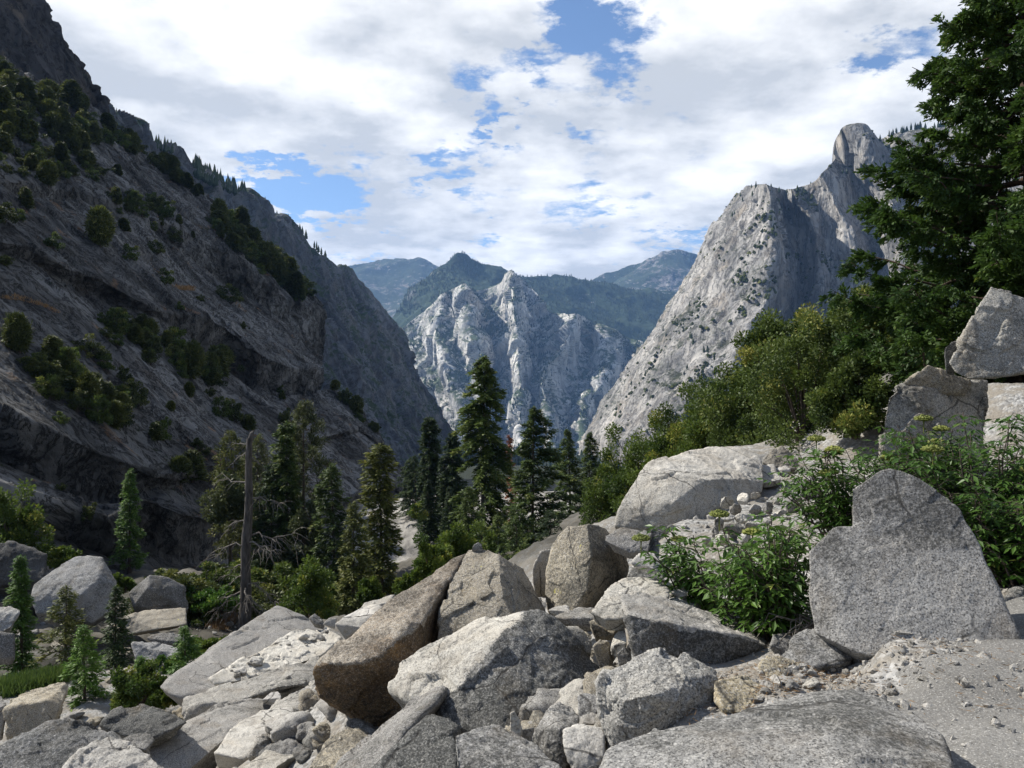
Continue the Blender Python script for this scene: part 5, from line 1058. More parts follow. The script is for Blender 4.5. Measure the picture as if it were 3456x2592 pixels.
# oak thicket on the right slope
for i, (cx, by, w_, h_, d, lab, mt) in enumerate([
        (1330, 1145, 120, 175, 34, 'lowest olive oak shrub beside the largest pale boulder', 'oak'), (1400, 1085, 150, 175, 31, 'second olive oak shrub up from the valley conifers', 'oak'), (1470, 1030, 150, 160, 29, 'olive oak shrub above the largest pale boulder', 'oak'),
        (1545, 1000, 170, 165, 27, 'olive oak shrub in the middle of the thicket', 'oak'), (1640, 985, 190, 200, 24, 'broad dark oak shrub behind the tan boulder by the trail', 'oakdark'), (1610, 900, 150, 110, 28, 'oak shrub half hidden behind the broad dark oak shrub', 'oak'),
        (1740, 940, 210, 260, 20, 'large rounded dark oak with a knobbly outline', 'oakdark'), (1700, 830, 180, 160, 25, 'dark oak crown rising behind the large rounded oak', 'oakdark'), (1800, 800, 170, 165, 22, 'highest oak crown against the granite dome', 'oakdark'), (1880, 790, 150, 160, 21, 'oak crown partly behind the cedar boughs', 'oakdark'), (1850, 930, 150, 170, 17, 'oak shrub in the shade below the cedar', 'oakdark')]):
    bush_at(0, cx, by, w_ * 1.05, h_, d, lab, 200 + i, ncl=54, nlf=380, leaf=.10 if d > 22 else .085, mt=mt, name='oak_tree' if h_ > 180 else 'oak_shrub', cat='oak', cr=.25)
bush_at(10, 680, 1500, 330, 290, 42, 'round olive bush at the foot of the golden green fir', 231, mt='oak', leaf=.16, ncl=36, nlf=220)
bush_at(10, 1060, 1440, 150, 170, 44, 'olive bush between the golden green fir and bare trunked fir', 232, mt='oak', leaf=.16, ncl=26, nlf=160)
bush_at(10, 1330, 1400, 180, 190, 34, 'small olive bush behind the long brown boulder', 233, mt='oak', leaf=.12, ncl=26, nlf=200)
bush_at(2, 870, 400, 260, 260, 33, 'olive bush rising behind the crack of the brown boulder', 234, mt='oak', leaf=.12)
bush_at(2, 1080, 280, 300, 240, 36, 'wide olive bush behind the tan pyramid boulder', 235, mt='oak', leaf=.13)
bush_at(1, 900, 1215, 330, 270, 18.5, 'olive bush behind the dark mottled boulder', 236, mt='oak', leaf=.075, ncl=44, nlf=240, name='shrub')
bush_at(1, 1080, 1180, 180, 130, 18.0, 'low olive shrub at the left end of the long grey slab', 237, mt='oak', leaf=.07, name='shrub')
bush_at(1, 1350, 900, 240, 120, 26, 'low green shrub above the edge of the huge tilted slab', 238, mt='oak', leaf=.09, name='shrub')
bush_at(1, 1080, 990, 160, 110, 23.5, 'pale green shrub beside the small sapling', 239, mt='elder', leaf=.09, name='shrub', ncl=24, nlf=120)
bush_at(1, 1330, 570, 210, 110, 50, 'bright green shrub on the gully floor behind the flat block', 240, mt='elder', leaf=.2, name='shrub', ncl=24, nlf=120)
bush_at(1, 1230, 540, 90, 80, 50, 'small bright shrub beside the dark pyramid block', 241, mt='elder', leaf=.2, name='shrub', ncl=16, nlf=80)
bush_at(1, 380, 300, 220, 130, 52, 'yellow green shrub above the big tilted block', 242, mt='oak', leaf=.2, name='shrub', ncl=30, nlf=140)
bush_at(4, 60, 1600, 300, 400, 50, 'big round bush at the left frame edge under the cliff', 243, mt='oak', leaf=.2, ncl=60, nlf=260)
bush_at(1, 800, 470, 130, 80, 46, 'yellowish shrub behind the dark pyramid block', 244, mt='oak', leaf=.2, name='shrub', ncl=18, nlf=90)
bush_at(10, 650, 1150, 200, 300, 64, 'grey green broadleaf tree among the dark firs', 245, mt='pine', leaf=.28, ncl=40, nlf=160, name='broadleaf_tree', cat='tree')
bush_at(10, 150, 860, 260, 300, 66, 'pale leafy tree behind the snag at mid height', 246, mt='pine', leaf=.28, ncl=46, nlf=160, name='broadleaf_tree', cat='tree')
bush_at(5, 570, 1190, 110, 90, 98, 'yellow green bush at the end of the pale slab', 247, mt='oak', leaf=.3, ncl=18, nlf=90, name='shrub')
bush_at(10, 90, 1480, 200, 130, 49, 'vivid green undergrowth bush left of the snag foot', 248, mt='elder', leaf=.2, ncl=20, nlf=110, name='shrub')

# hillside shrubs and small conifers: prototypes, then copies set on the slope
def one_mesh_tree(parts, name):
    """stem and foliage of a far small tree in one mesh"""
    a, b = parts; bm_ = bmesh.new()
    va = np.empty(len(a.vertices) * 3, np.float32); a.vertices.foreach_get('co', va); vb = np.empty(len(b.vertices) * 3, np.float32); b.vertices.foreach_get('co', vb)
    fa = [np.array([p.vertices[:] for p in a.polygons])]; fb = np.array([p.vertices[:] for p in b.polygons])
    t = np.empty(len(b.vertices), np.float32); b.attributes['tint'].data.foreach_get('value', t); bm_.free()
    v = np.concatenate([va.reshape(-1, 3), vb.reshape(-1, 3)]); fb = fb + len(a.vertices)
    me = mesh_np(name, v, [fa[0], fb], [a.materials[0], b.materials[0]], smooth=False, mi=np.r_[np.zeros(len(fa[0])), np.ones(len(fb))], attr={'tint': np.r_[np.zeros(len(a.vertices)), t]})
    bpy.data.meshes.remove(a); bpy.data.meshes.remove(b)
    return me
bush_p = [one_mesh_tree(bush_mesh(.55, .62, 400 + i, 24, 120, .08, ('scrub', 'scrub', 'oakdark')[i % 3], .24), 'hill_shrub') for i in range(6)]
pine_p = [one_mesh_tree(fir_parts(1.0, .27, 420 + i, bare=.12, dens=26, power=.4, leaf=.9, tufts=(i % 2 == 0), mt='scrub', droop=.2), 'hill_conifer') for i in range(4)]
cam_o = Vector((0, 0, CAMZ))
def hill_hit(c, x, y):
    dr = Vector(PC(c, x, y, 1.0)) - cam_o
    h = hill_bvh.ray_cast(cam_o, dr.normalized())
    return h[0]
r_ = random.Random(21)
def hill_plant(c, x, y, hpx, kind, label, group):
    h = hill_hit(c, x, y)
    if h is None: return
    s = hpx / CROP[c][2] / F * h.y * r_.choice((.62, .8, .95))
    me = r_.choice(bush_p if kind == 'shrub' else pine_p)
    k = s / (.98 if kind == 'shrub' else 1.0)
    o = obj('hill_shrub' if kind == 'shrub' else 'hill_conifer', me, h - Vector((0, 0, .06 * s)), rz=r_.uniform(0, 6.28), sc=(k * r_.uniform(.85, 1.4), k * r_.uniform(.85, 1.4), k * r_.uniform(1.0, 1.25)))
    tag(o, label, 'shrub' if kind == 'shrub' else 'conifer', group)
def in_poly(x, y, pg):
    ins = False
    for i in range(len(pg)):
        (x1, y1), (x2, y2) = pg[i], pg[i - 1]
        if (y1 > y) != (y2 > y) and x < (x2 - x1) * (y - y1) / (y2 - y1) + x1: ins = not ins
    return ins
def hill_fill(c, pg, n, h0, h1, pine, label, group):
    xs = [p[0] for p in pg]; ys = [p[1] for p in pg]; k = 0
    for _ in range(n * 20):
        if k >= n: break
        x, y = r_.uniform(min(xs), max(xs)), r_.uniform(min(ys), max(ys))
        if in_poly(x, y, pg):
            kd = 'conifer' if r_.random() < pine else 'shrub'
            hill_plant(c, x, y, r_.uniform(h0, h1) * (1.35 if kd == 'conifer' else 1), kd, label[kd], group); k += 1
hill_fill(8, [(-20, 380), (230, 500), (420, 590), (580, 680), (700, 780), (760, 830), (640, 840), (430, 870), (200, 820), (-20, 760)], 120, 55, 105, .3,
          {'shrub': 'dark shrub in the dense growth high on the hillside below the cliff', 'conifer': 'small conifer in the dense growth high on the hillside below the cliff'}, 'dense growth below the dark cliff')
hill_fill(8, [(640, 740), (760, 820), (880, 895), (1010, 1000), (1130, 1085), (1100, 1110), (960, 1000), (840, 920), (700, 840)], 34, 45, 80, .5,
          {'shrub': 'dark shrub on the skyline crest of the hillside', 'conifer': 'small conifer on the skyline crest of the hillside'}, 'growth along the hillside crest')
hill_fill(8, [(1220, 1170), (1330, 1270), (1560, 1450), (1725, 1659), (1700, 1700), (1560, 1600), (1400, 1500), (1250, 1380), (1180, 1300)], 70, 60, 110, .3,
          {'shrub': 'dark shrub crowding the right shoulder of the hillside', 'conifer': 'small conifer crowding the right shoulder of the hillside'}, 'growth on the right shoulder of the hillside')
hill_fill(4, [(80, 600), (240, 520), (420, 560), (520, 640), (700, 760), (780, 860), (700, 900), (520, 860), (330, 760), (150, 700)], 34, 110, 170, .15,
          {'shrub': 'dark green shrub in the large patch on the lower hillside', 'conifer': 'small conifer in the large shrub patch on the lower hillside'}, 'large shrub patch on the lower hillside')
hill_fill(8, [(-20, 800), (200, 850), (430, 900), (620, 960), (560, 1010), (300, 980), (150, 1000), (-20, 960)], 26, 60, 110, .15,
          {'shrub': 'shrub on the upper slabs just under the dense growth', 'conifer': 'small conifer on the upper slabs just under the dense growth'}, 'growth on the upper slabs')
hill_fill(4, [(540, 290), (720, 310), (1000, 470), (1250, 560), (1300, 640), (1160, 660), (900, 560), (700, 480), (560, 400)], 26, 80, 140, .3,
          {'shrub': 'shrub in the recess under the middle ledge of the hillside', 'conifer': 'small conifer in the recess under the middle ledge of the hillside'}, 'growth under the middle ledge')
hill_fill(8, [(600, 1090), (900, 1130), (960, 1250), (820, 1230), (600, 1140)], 16, 60, 100, .1,
          {'shrub': 'shrub in the patch beside the striped slab of the hillside', 'conifer': 'small conifer beside the striped slab of the hillside'}, 'growth beside the striped slab')
hill_fill(4, [(1780, 620), (1850, 640), (1950, 740), (2050, 860), (2130, 960), (2080, 940), (1990, 830)], 12, 50, 80, .4,
          {'shrub': 'shrub on the lowest skyline of the hillside', 'conifer': 'small conifer on the lowest skyline of the hillside'}, 'growth on the lowest hillside skyline')
for c, lst in ((8, [(270, 1040, 150), (140, 1160, 110), (100, 1230, 80), (290, 1380, 100), (560, 1380, 200), (690, 1290, 70), (730, 1450, 140), (650, 1140, 100), (760, 1140, 110), (860, 1170, 100), (930, 1190, 80), (670, 1195, 40), (900, 1260, 80), (850, 1290, 60), (1000, 1250, 70), (960, 1345, 90), (870, 1420, 90), (660, 980, 90), (560, 970, 110), (480, 940, 100), (280, 960, 80), (160, 950, 60), (20, 1480, 120), (20, 1240, 110), (520, 1010, 70), (1080, 1330, 50)]),
               (4, [(110, 480, 220), (500, 500, 120), (680, 850, 190), (640, 900, 180), (740, 760, 130), (330, 870, 100), (690, 640, 110), (650, 440, 100), (820, 470, 150), (970, 520, 100), (690, 300, 90), (740, 330, 70), (1090, 480, 70), (1110, 600, 120), (1180, 650, 140), (1240, 570, 110), (1060, 730, 90), (960, 810, 90), (1240, 830, 120), (1310, 860, 130), (1390, 910, 130), (940, 880, 70), (1010, 1210, 200), (1075, 1190, 150), (1150, 1050, 90), (1590, 870, 110), (1580, 740, 60), (1280, 200, 100), (1360, 345, 70), (930, 90, 80), (1120, 190, 50), (870, 970, 130), (490, 1400, 90), (1110, 1010, 70), (1010, 235, 60), (840, 540, 90), (1020, 620, 80), (1170, 720, 90), (900, 960, 110), (340, 1250, 60), (850, 480, 110), (1560, 700, 70), (60, 420, 120), (590, 570, 90)])):
    for x, y, h_ in lst:
        kd = 'conifer' if h_ > 140 or r_.random() < .2 else 'shrub'
        hill_plant(c, x, y, h_, kd, {'shrub': 'single green shrub rooted on bare slabs of the hillside', 'conifer': 'single small conifer rooted on bare slabs of the hillside'}[kd], 'single plants on the bare hillside slabs')

r_u = random.Random(8)
for i in range(46):          # undergrowth on the gully floor among the trees
    sx, sy = r_u.uniform(470, 1480), r_u.uniform(1930, 2110); h = ground_hit(sx, sy)
    if h is None or h[1] < 33: continue
    k = r_u.uniform(1.2, 3.2); o = obj('undergrowth_shrub', r_u.choice(bush_p), h, rz=r_u.uniform(0, 6), sc=(k * 1.3, k * 1.3, k))
    tag(o, 'dark undergrowth shrub on the gully floor among the firs', 'shrub', 'undergrowth on the gully floor')

# far trees: tiny spires on the ridge lines, then the far woods
far_v = np.array([[math.cos(a) * .16, math.sin(a) * .16, .06] for a in np.linspace(0, 6.28, 8)[:-1]] + [[math.cos(a) * .13, math.sin(a) * .13, .35] for a in np.linspace(.3, 6.58, 8)[:-1]] + [[math.cos(a) * .15, math.sin(a) * .15, .38] for a in np.linspace(.1, 6.38, 8)[:-1]] + [[math.cos(a) * .06, math.sin(a) * .06, .72] for a in np.linspace(.4, 6.68, 8)[:-1]] + [[0, 0, 1.0], [0, 0, -.1]])
fq = [[r0 * 7 + j, r0 * 7 + (j + 1) % 7, (r0 + 1) * 7 + (j + 1) % 7, (r0 + 1) * 7 + j] for r0 in range(3) for j in range(7)]
ft = [[21 + j, 21 + (j + 1) % 7, 28] for j in range(7)]; fb_ = [[(j + 1) % 7, j, 29] for j in range(7)]
spire = mesh_np('far_conifer', far_v, [np.array(fq), np.array(ft + fb_)], [L['firdark']], smooth=False, attr={'tint': np.full(30, .5)})
wall_bvh = None
def ridge_trees(c, line, d_of, n, h0, h1, label, group, jit=1.0, spread=4):
    pts = resample(np.array(line, float), 400)
    for i in range(n):
        p = pts[r_.randrange(400)]; sx, sy = S_(c, p[0] + r_.gauss(0, jit), p[1] + r_.uniform(0, spread)); d = d_of(sx, sy)
        h = r_.uniform(h0, h1); o = obj('far_conifer', spire, P(sx, sy, d) - np.array([0, 0, h * .12]), rz=r_.uniform(0, 6), sc=(h * r_.uniform(.7, 1.3), h * r_.uniform(.7, 1.3), h))
        tag(o, label, 'conifer', group)
ridge_trees(8, [(640, 668), (720, 718), (800, 768), (900, 822), (960, 838)], wd, 34, 8, 17, 'tiny dark conifer on the upper crest of the hazy valley wall', 'conifers on the upper valley wall crest', spread=14)
ridge_trees(8, [(1080, 958), (1150, 998), (1250, 1040), (1370, 1098)], wd, 60, 12, 24, 'tiny dark conifer on the middle crest of the hazy valley wall', 'conifers on the middle valley wall crest', spread=10)
ridge_trees(8, [(1440, 1115), (1560, 1218), (1650, 1258), (1830, 1450)], wd, 22, 8, 16, 'tiny dark conifer on the lower crest of the hazy valley wall', 'conifers on the lower valley wall crest', spread=6)
for x, y, hh in [(882, 378, 20), (905, 376, 22), (932, 384, 32), (968, 388, 22), (1003, 390, 15), (1050, 382, 24), (1076, 376, 10), (1160, 316, 10), (880, 384, 24), (925, 400, 24), (890, 420, 20), (1110, 352, 10)]:
    d = 1640; h = hh / 1.3269 / F * d * 1.25
    o = obj('far_conifer', spire, PC(6, x, y + 5, d) - np.array([0, 0, h * .15]), rz=r_.uniform(0, 6), sc=(h * 1.5, h * 1.5, h)); tag(o, 'dark conifer standing on the flat shoulder of the granite dome', 'conifer', 'conifers on the dome shoulder')
ridge_trees(6, [(1420, 150), (1480, 122), (1520, 122), (1560, 112), (1620, 104), (1725, 98)], lambda a, b: 1720, 34, 10, 20, 'dark conifer on the crest behind the summit tower of the dome', 'conifers behind the dome summit', spread=14)
iv1, if1 = ico(1); iv1 = iv1 * (1 + np.random.default_rng(4).normal(0, .16, (len(iv1), 1))) * np.array([.62, .62, .5]) + np.array([0, 0, .3])
def far_wood(g, n, h0, h1, seed, label, mask, mt, round_=False):
    rg_ = np.random.default_rng(seed); a, b = g.shape[:2]
    i = rg_.integers(0, a - 1, n * 6); j = rg_.integers(0, b - 1, n * 6); p = g[i, j] * (1 - rg_.random((n * 6, 1))) * 0 + g[i, j] + (g[np.minimum(i + 1, a - 1), j] - g[i, j]) * rg_.random((n * 6, 1)) + (g[i, j + 1] - g[i, j]) * rg_.random((n * 6, 1))
    p = p[mask(p, i, j, g)][:n]; h = rg_.uniform(h0, h1, len(p)); w_ = h * rg_.uniform(.8, 1.3, len(p))
    shp = iv1 if round_ else far_v
    v = p[:, None] + shp[None] * np.stack([w_, w_, h], 1)[:, None] * (1 + rg_.normal(0, .1, (len(p), len(shp), 1)))
    off = (np.arange(len(p)) * len(shp))[:, None, None]
    fl_ = [(if1[None] + off).reshape(-1, 3)] if round_ else [(np.array(fq)[None] + off).reshape(-1, 4), (np.array(ft)[None] + off).reshape(-1, 3)]
    nm_ = 'scrub' if round_ else 'far_wood'
    me = mesh_np(nm_, v.reshape(-1, 3), fl_, [L[mt]], smooth=False, attr={'tint': np.repeat(rg_.random(len(p)), len(shp))})
    tag(obj(nm_, me), label, 'scrub' if round_ else 'forest', kind='stuff')
def mk(scale, thr, nzmin):
    def f(p, i, j, g):
        n = grid_normals(g)[i, j]
        return (fbm(p / scale, 4, .6) > thr) & (n[:, 2] > nzmin)
    return f
far_wood(fg, 6500, 10, 22, 1, 'dense conifer forest covering the dark ridge behind the pale peaks', mk(500, -.12, .0), 'firdark')
vy = np.random.default_rng(5); vx_ = vy.uniform(-500, 700, 6000); vyy = vy.uniform(700, 3800, 6000)
vg = np.stack([vx_ * (.2 + vyy / 3000), vyy, ground_z(vx_ * (.2 + vyy / 3000), vyy)], 1).reshape(60, 100, 3)
def far_points(pts, h0, h1, seed, label, mt):
    rg_ = np.random.default_rng(seed); h = rg_.uniform(h0, h1, len(pts)); w_ = h * rg_.uniform(1.0, 1.6, len(pts)); off = (np.arange(len(pts)) * 30)[:, None, None]
    v = pts[:, None] + far_v[None] * np.stack([w_, w_, h], 1)[:, None]
    me = mesh_np('far_wood', v.reshape(-1, 3), [(np.array(fq)[None] + off).reshape(-1, 4), (np.array(ft)[None] + off).reshape(-1, 3)], [L[mt]], smooth=False, attr={'tint': np.repeat(rg_.random(len(pts)), 30)})
    tag(obj('far_wood', me), label, 'forest', kind='stuff')
far_points(vg.reshape(-1, 3), 9, 17, 6, 'dark conifer forest on the valley floor beyond the firs', 'firdark')
far_wood(cg, 4200, 8, 19, 2, 'scattered conifers on the ledges of the pale granite mountain', mk(200, .08, .25), 'firdark')
far_wood(dg, 3400, 2.5, 7, 3, 'dark scrub clinging to the ledges of the granite dome', mk(75, .16, .28), 'scrub', True)
far_wood(dg, 260, 8, 16, 4, 'scattered conifers on the ledges of the granite dome', mk(80, .18, .35), 'firdark')

# cedar at the right edge -----------------------------------------------------
def cedar():
    g = np.random.default_rng(77); base = P(3475, 1430, 16.5); base[2] = float(ground_z(base[0], base[1])[0]); H = 16.0
    r = tree_root('cedar_tree', base, 'tall dark cedar with feathery sprays filling the right edge', 'cedar tree')
    nb = 330; t = .02 + .96 * ((np.arange(nb) + g.random(nb)) / nb) ** 1.25; az = np.arange(nb) * 2.399 + g.normal(0, .35, nb)
    Lb = np.interp(t, [0, .12, .2, .26, .30, .36, .42, .52, .7, 1], [3.9, 3.9, 3.6, 3.3, 2.8, 2.0, 2.2, 1.45, .95, .2]) * g.uniform(.62, 1.06, nb)
    parts = []; wood = MB()
    zt = np.linspace(-.4, H, 16); wood_t = MB(); wood_t.add(*tube(np.stack([.12 * np.sin(zt * .6), .1 * np.cos(zt * .5), zt], 1), .27 * (1 - zt / H * .93) * np.where(zt < .4, 1.3, 1), 10))
    for i in range(nb):
        o_ = np.array([math.cos(az[i]), math.sin(az[i]), 0]); s_ = np.array([-o_[1], o_[0], 0]); l_ = Lb[i]; q_ = np.linspace(0, 1, 9)
        p = o_[None] * (l_ * q_)[:, None]; p[:, 2] = H * t[i] + l_ * (-.10 * q_ - .10 * q_ ** 2 + .34 * q_ ** 3); p += s_[None] * (g.normal(0, .08) * l_ * q_ ** 2)[:, None]
        p[1:] += g.normal(0, .02 * l_, (8, 3)); wood.add(*tube(p, np.linspace(.018 + .010 * l_, .006, 9), 5))
        nt = int(9 * l_ / 3 * 2.6) + 8
        qs = g.uniform(.14, 1.0, nt) ** .8; k = np.clip((qs * 8).astype(int), 0, 7); f_ = (qs * 8 - k)[:, None]; st = p[k] * (1 - f_) + p[k + 1] * f_
        td = unit(o_[None] * g.uniform(.2, 1.0, (nt, 1)) + s_[None] * g.choice([-1, 1], (nt, 1)) * g.uniform(.2, 1.0, (nt, 1)) + np.stack([0 * qs, 0 * qs, g.normal(-.05, .35, nt)], 1)); tl = g.uniform(.25, .62, nt) * (1.15 - .5 * qs) * (.5 + l_ / 7)
        mt_ = .42 + .3 * perlin(np.array([[az[i], t[i] * 14, 3.3]]))[0]
        for j in range(nt):
            if j % 2 == 0: wood.add(*tube(np.stack([st[j], st[j] + td[j] * tl[j] * .5, st[j] + td[j] * tl[j] + np.array([0, 0, -.05])]), [.009, .006, .003], 3))
        nf, nq = 8, 9
        fr = (np.arange(nf) + 1) / nf; fb = st[:, None] + td[:, None] * (tl[:, None] * fr[None])[..., None] - np.array([0, 0, .10]) * (fr ** 2)[None, :, None]
        fb = np.repeat(fb[:, :, None], nq, 2) + g.normal(0, .035, (nt, nf, nq, 3))
        dv = td[:, None, None] * 1.0 + unit(g.normal(0, 1, fb.shape)) * .75 + np.array([0, 0, -.2])
        n = nt * nf * nq; ln = g.uniform(.06, .15, n); tint = np.repeat(np.repeat((mt_ + g.normal(0, .12, (nt, 1)) + .2 * (fr[None] - .4))[:, :, None], nq, 2).reshape(-1, 1), 1, 1)[:, 0] + g.normal(0, .1, n)
        parts.append(blades(fb.reshape(-1, 3), dv.reshape(-1, 3), ln, ln * g.uniform(.26, .46, n), g.uniform(0, 3.14, n), tint, 'spray'))
    obj('trunk', wood_t.mesh('trunk', [BARKRED]), parent=r); obj('limbs', wood.mesh('limbs', [BARKRED]), parent=r); obj('crown', foliage_mesh('crown', parts, L['cedar']), parent=r)
cedar()

# elderberry shrubs with compound leaves --------------------------------------
def elder(base, rx, hz, nst, seed, label, lean=(0, 0), blooms=2, dead=0, leaf=.085, name='elder_shrub'):
    g = np.random.default_rng(seed); r = tree_root(name, base, label, 'shrub')
    st = MB(); bs, dv, tn = [], [], []; tips = []
    for i in range(nst):
        a = g.uniform(0, 6.28); rad_ = math.sqrt(g.random()) * rx; hh = hz * g.uniform(.45, 1.0) * (1 - .30 * (rad_ / rx) ** 2)
        q_ = np.linspace(0, 1, 9); b0 = np.array([math.cos(a) * rad_ * .35, math.sin(a) * rad_ * .35, -.1])
        p = b0 + np.stack([math.cos(a) * rad_ * q_ ** 1.3 * .8 + lean[0] * q_, math.sin(a) * rad_ * q_ ** 1.3 * .8 + lean[1] * q_, (hh + .1) * q_ ** .9], 1); p[2:] += g.normal(0, .02, (7, 3))
        st.add(*tube(p, np.linspace(.011, .004, 9), 5)); tips.append(p[-1])
        nn = int(hh / .075) + 3
        for k in range(nn):
            f = .22 + .78 * (k + g.random()) / nn; x = f * 8; m_ = min(int(x), 7); pt = p[m_] * (1 - (x - m_)) + p[m_ + 1] * (x - m_)
            aa = g.uniform(0, 6.28)
            for sd in (0, math.pi):
                if g.random() < .18: continue
                o_ = np.array([math.cos(aa + sd), math.sin(aa + sd), g.uniform(.1, .7)]); o_ /= np.linalg.norm(o_); Lr = leaf * g.uniform(1.5, 2.6)
                s_ = unit(np.cross(o_, [0, 0, 1.])); tt = g.normal(.45, .18)
                st.add(*tube(np.stack([pt, pt + o_ * Lr * .5, pt + o_ * Lr - np.array([0, 0, .25 * Lr])]), [.0028, .002, .0012], 3))
                for fr, sg in ((.4, 1), (.4, -1), (.7, 1), (.7, -1), (1.0, 0)):
                    bp = pt + o_ * Lr * fr - np.array([0, 0, .25 * Lr * fr ** 2]); bs.append(bp); dv.append(o_ * (.55 if sg else 1.0) + s_ * sg * .8 + np.array([0, 0, g.normal(-.62, .3)])); tn.append(tt + g.normal(0, .1))
    n = len(bs); ln = leaf * g.uniform(.75, 1.3, n)
    fol = foliage_mesh('foliage', [blades(np.array(bs), np.array(dv), ln, ln * .36, g.normal(0, .4, n), np.array(tn), 'fold')], L['elder'])
    obj('stem', st.mesh('stem', [BARK]), parent=r); obj('foliage', fol, parent=r)
    tips.sort(key=lambda x: -x[2])
    for i in range(blooms):
        c_ = tips[int(g.integers(0, max(1, len(tips) // 2)))] + np.array([g.normal(0, .05), g.normal(0, .05), .10])
        iv, if_ = ico(4); ph = iv * np.array([.085, .085, .024]); rr_h = np.hypot(ph[:, 0], ph[:, 1])
        ph = ph + iv * (.012 * facet(iv * 7 + i, 4) + .006 * perlin(iv * 22))[:, None]; ph[:, 2] -= 1.6 * rr_h ** 2
        hb = MB(); hb.add(ph + c_, if_); hb.add(*tube(np.stack([c_ - np.array([0, 0, .16]), c_ - np.array([0, 0, .05]), c_]), [.004, .006, .02], 5))
        me_ = hb.mesh('flower_head', [L['bloom']], smooth=False); at_ = me_.attributes.new('tint', 'FLOAT', 'POINT'); at_.data.foreach_set('value', np.random.default_rng(i).random(len(me_.vertices)).astype(np.float32))
        obj('flower_head', me_, parent=r)
    if dead:
        b = MB()
        for i in range(dead):
            a = g.uniform(2.2, 6.5); l_ = g.uniform(.3, .7); q_ = np.linspace(0, 1, 7); p = np.stack([.35 + math.cos(a) * l_ * q_, -.25 + math.sin(a) * l_ * q_ * .6, .05 + l_ * 1.3 * q_ - l_ * 1.2 * q_ ** 2], 1); p[1:] += g.normal(0, .03, (6, 3)); b.add(*tube(p, np.linspace(.008, .003, 7), 4))
        obj('dead_stems', b.mesh('dead_stems', [DEADW]), parent=r)
    return r
def gbase(c, x, y, d):
    p = PC(c, x, y, d); p[2] = min(p[2], float(ground_z(p[0], p[1])[0])) if p[2] < 1.5 else p[2]; return p
elder(gbase(3, 890, 965, 6.5), .47, 1.12, 46, 1, 'leafy green elder shrub between wedge boulder and standing boulder', lean=(-.02, .2), blooms=2, dead=34)
elder(gbase(3, 590, 720, 7.6), .28, .95, 14, 2, 'small elder shrub in front of the largest pale boulder', lean=(-.35, .1), blooms=2, leaf=.09)
elder(gbase(3, 1260, 440, 7.8), .55, 1.0, 34, 3, 'elder shrub behind the left shoulder of the standing boulder', lean=(-.1, 0), blooms=4)
elder(gbase(3, 1930, 700, 7.2), .95, 1.55, 90, 4, 'tall elder shrub right behind the standing boulder', lean=(.0, .1), blooms=3)
elder(gbase(3, 2180, 720, 6.6), .6, 1.1, 50, 5, 'elder shrub at the right frame edge beside the standing boulder', blooms=1)
elder(gbase(3, 1600, 300, 8.6), .7, 1.2, 34, 6, 'elder shrub in front of the large weathered boulder', blooms=4)

# grasses: uncountable blades
def grass(c, pg, n, d, hh, label, mt, seed, name='grass', on=None):
    g = np.random.default_rng(seed); xs = [p[0] for p in pg]; ys = [p[1] for p in pg]; B = []
    while len(B) < n:
        x, y = g.uniform(min(xs), max(xs)), g.uniform(min(ys), max(ys))
        if in_poly(x, y, pg):
            h = (hill_hit(c, x, y) if on == 'hill' else ground_hit(*S_(c, x, y)))
            B.append(np.array(h) if h is not None else PC(c, x, y, d))
    B = np.repeat(np.array(B), 14, 0); B = B + g.normal(0, hh * .5, B.shape) * np.array([1, 1, .1]); k = len(B)
    ln = hh * g.uniform(.5, 1.3, k)
    me = foliage_mesh(name, [blades(B, g.normal(0, .45, (k, 3)) + np.array([0, 0, 1.]), ln, ln * .09, g.uniform(0, 3.1, k), g.random(k))], L[mt])
    tag(obj(name, me), label, 'grass', kind='stuff')
ng = np.random.default_rng(31); nx = np.concatenate([ng.uniform(.6, 3.4, 1500), ng.normal(1.5, .35, 900)]); ny = np.concatenate([ng.uniform(3.8, 6.4, 1500), ng.normal(4.75, .25, 900)])
nb_ = np.stack([nx, ny, surf_z(nx, ny) + .02 + .03 * ((nx > 2.2) & (ny < 4.8))], 1)
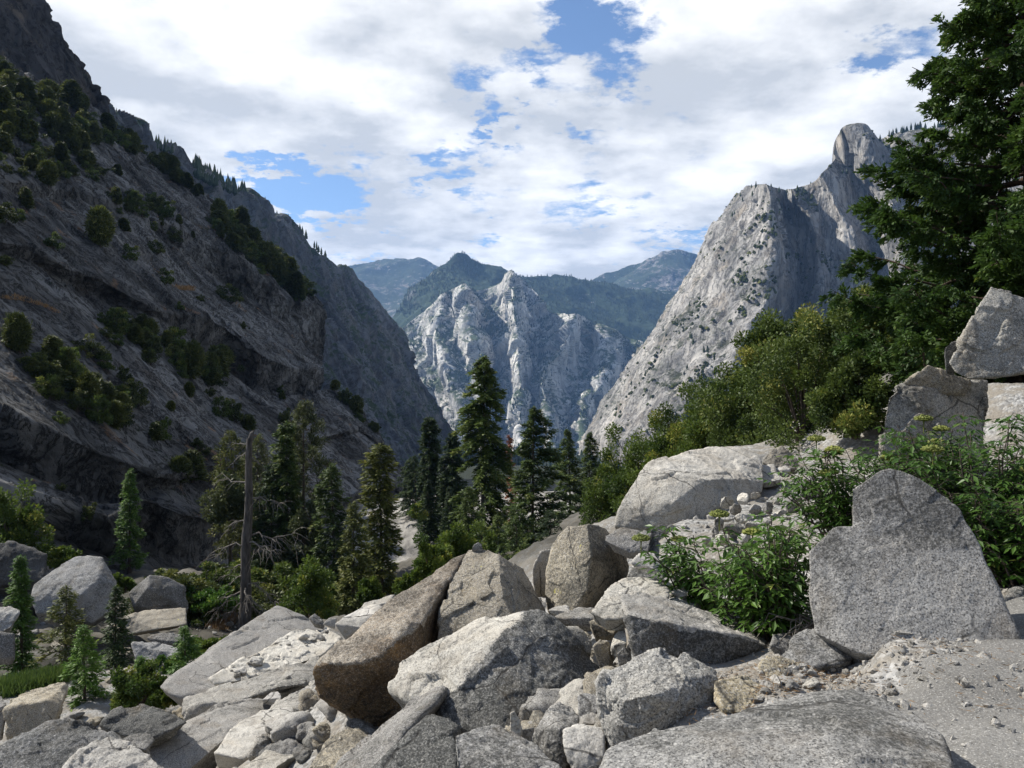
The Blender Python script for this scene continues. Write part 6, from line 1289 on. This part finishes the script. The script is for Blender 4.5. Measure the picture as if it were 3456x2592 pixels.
tag(obj('needle_litter', foliage_mesh('needle_litter', [blades(nb_, ng.normal(0, 1, (2400, 3)) * np.array([1, 1, .12]), ng.uniform(.02, .07, 2400), np.full(2400, .004), ng.uniform(0, 3, 2400), ng.random(2400))], L['dry'])), 'fallen brown needles and twigs on the ground by the standing boulder', 'litter', kind='stuff')
grass(1, [(0, 1080), (150, 1030), (330, 980), (450, 1000), (430, 1060), (230, 1100), (60, 1150), (0, 1150)], 700, 18, .32, 'green grass and herbs behind the flat topped pale boulder', 'grass', 1)
grass(1, [(1210, 640), (1300, 590), (1480, 600), (1520, 650), (1450, 740), (1330, 690)], 260, 48, .3, 'dry reddish grass on the gully floor beside the snag', 'dry', 2, 'dry_grass')
grass(1, [(880, 570), (1080, 560), (960, 600), (880, 610)], 90, 39.5, .2, 'dry reddish grass on top of the flat rectangular block', 'dry', 3, 'dry_grass')
grass(4, [(0, 170), (90, 160), (190, 190), (340, 260), (330, 268), (150, 200), (0, 180)], 60, 80, .35, 'strip of dry orange grass on the hillside ledge', 'dry', 4, 'dry_grass', on='hill')
grass(4, [(980, 115), (1080, 120), (1090, 140), (990, 130)], 40, 120, .8, 'small patch of dry grass high on the hillside slab', 'dry', 5, 'dry_grass', on='hill')

# ------------------------------------------------------------------ air
hx = bpy.data.meshes.new('haze'); bm = bmesh.new(); bmesh.ops.create_cube(bm, size=1.0); bm.to_mesh(hx); bm.free()
hz = obj('haze', hx, (0, 0, 600)); hz.scale = (21400, 21400, 2900); hz.location = (0, 0, 400 + 450)
zlo, zhi = -700, 1750
hz.location.z = (zlo + zhi) / 2; hz.scale.z = zhi - zlo
mh = bpy.data.materials.new('haze_air'); mh.use_nodes = True; qn = NT(mh.node_tree)
pv = qn.n('ShaderNodeVolumePrincipled', {'Color': (.28, .52, 1.0, 1), 'Density': 4.2e-5, 'Anisotropy': 0.1})
qn.t.links.new(pv.outputs[0], qn.n('ShaderNodeOutputMaterial').inputs['Volume'])
hx.materials.append(mh); tag(hz, kind='stuff')
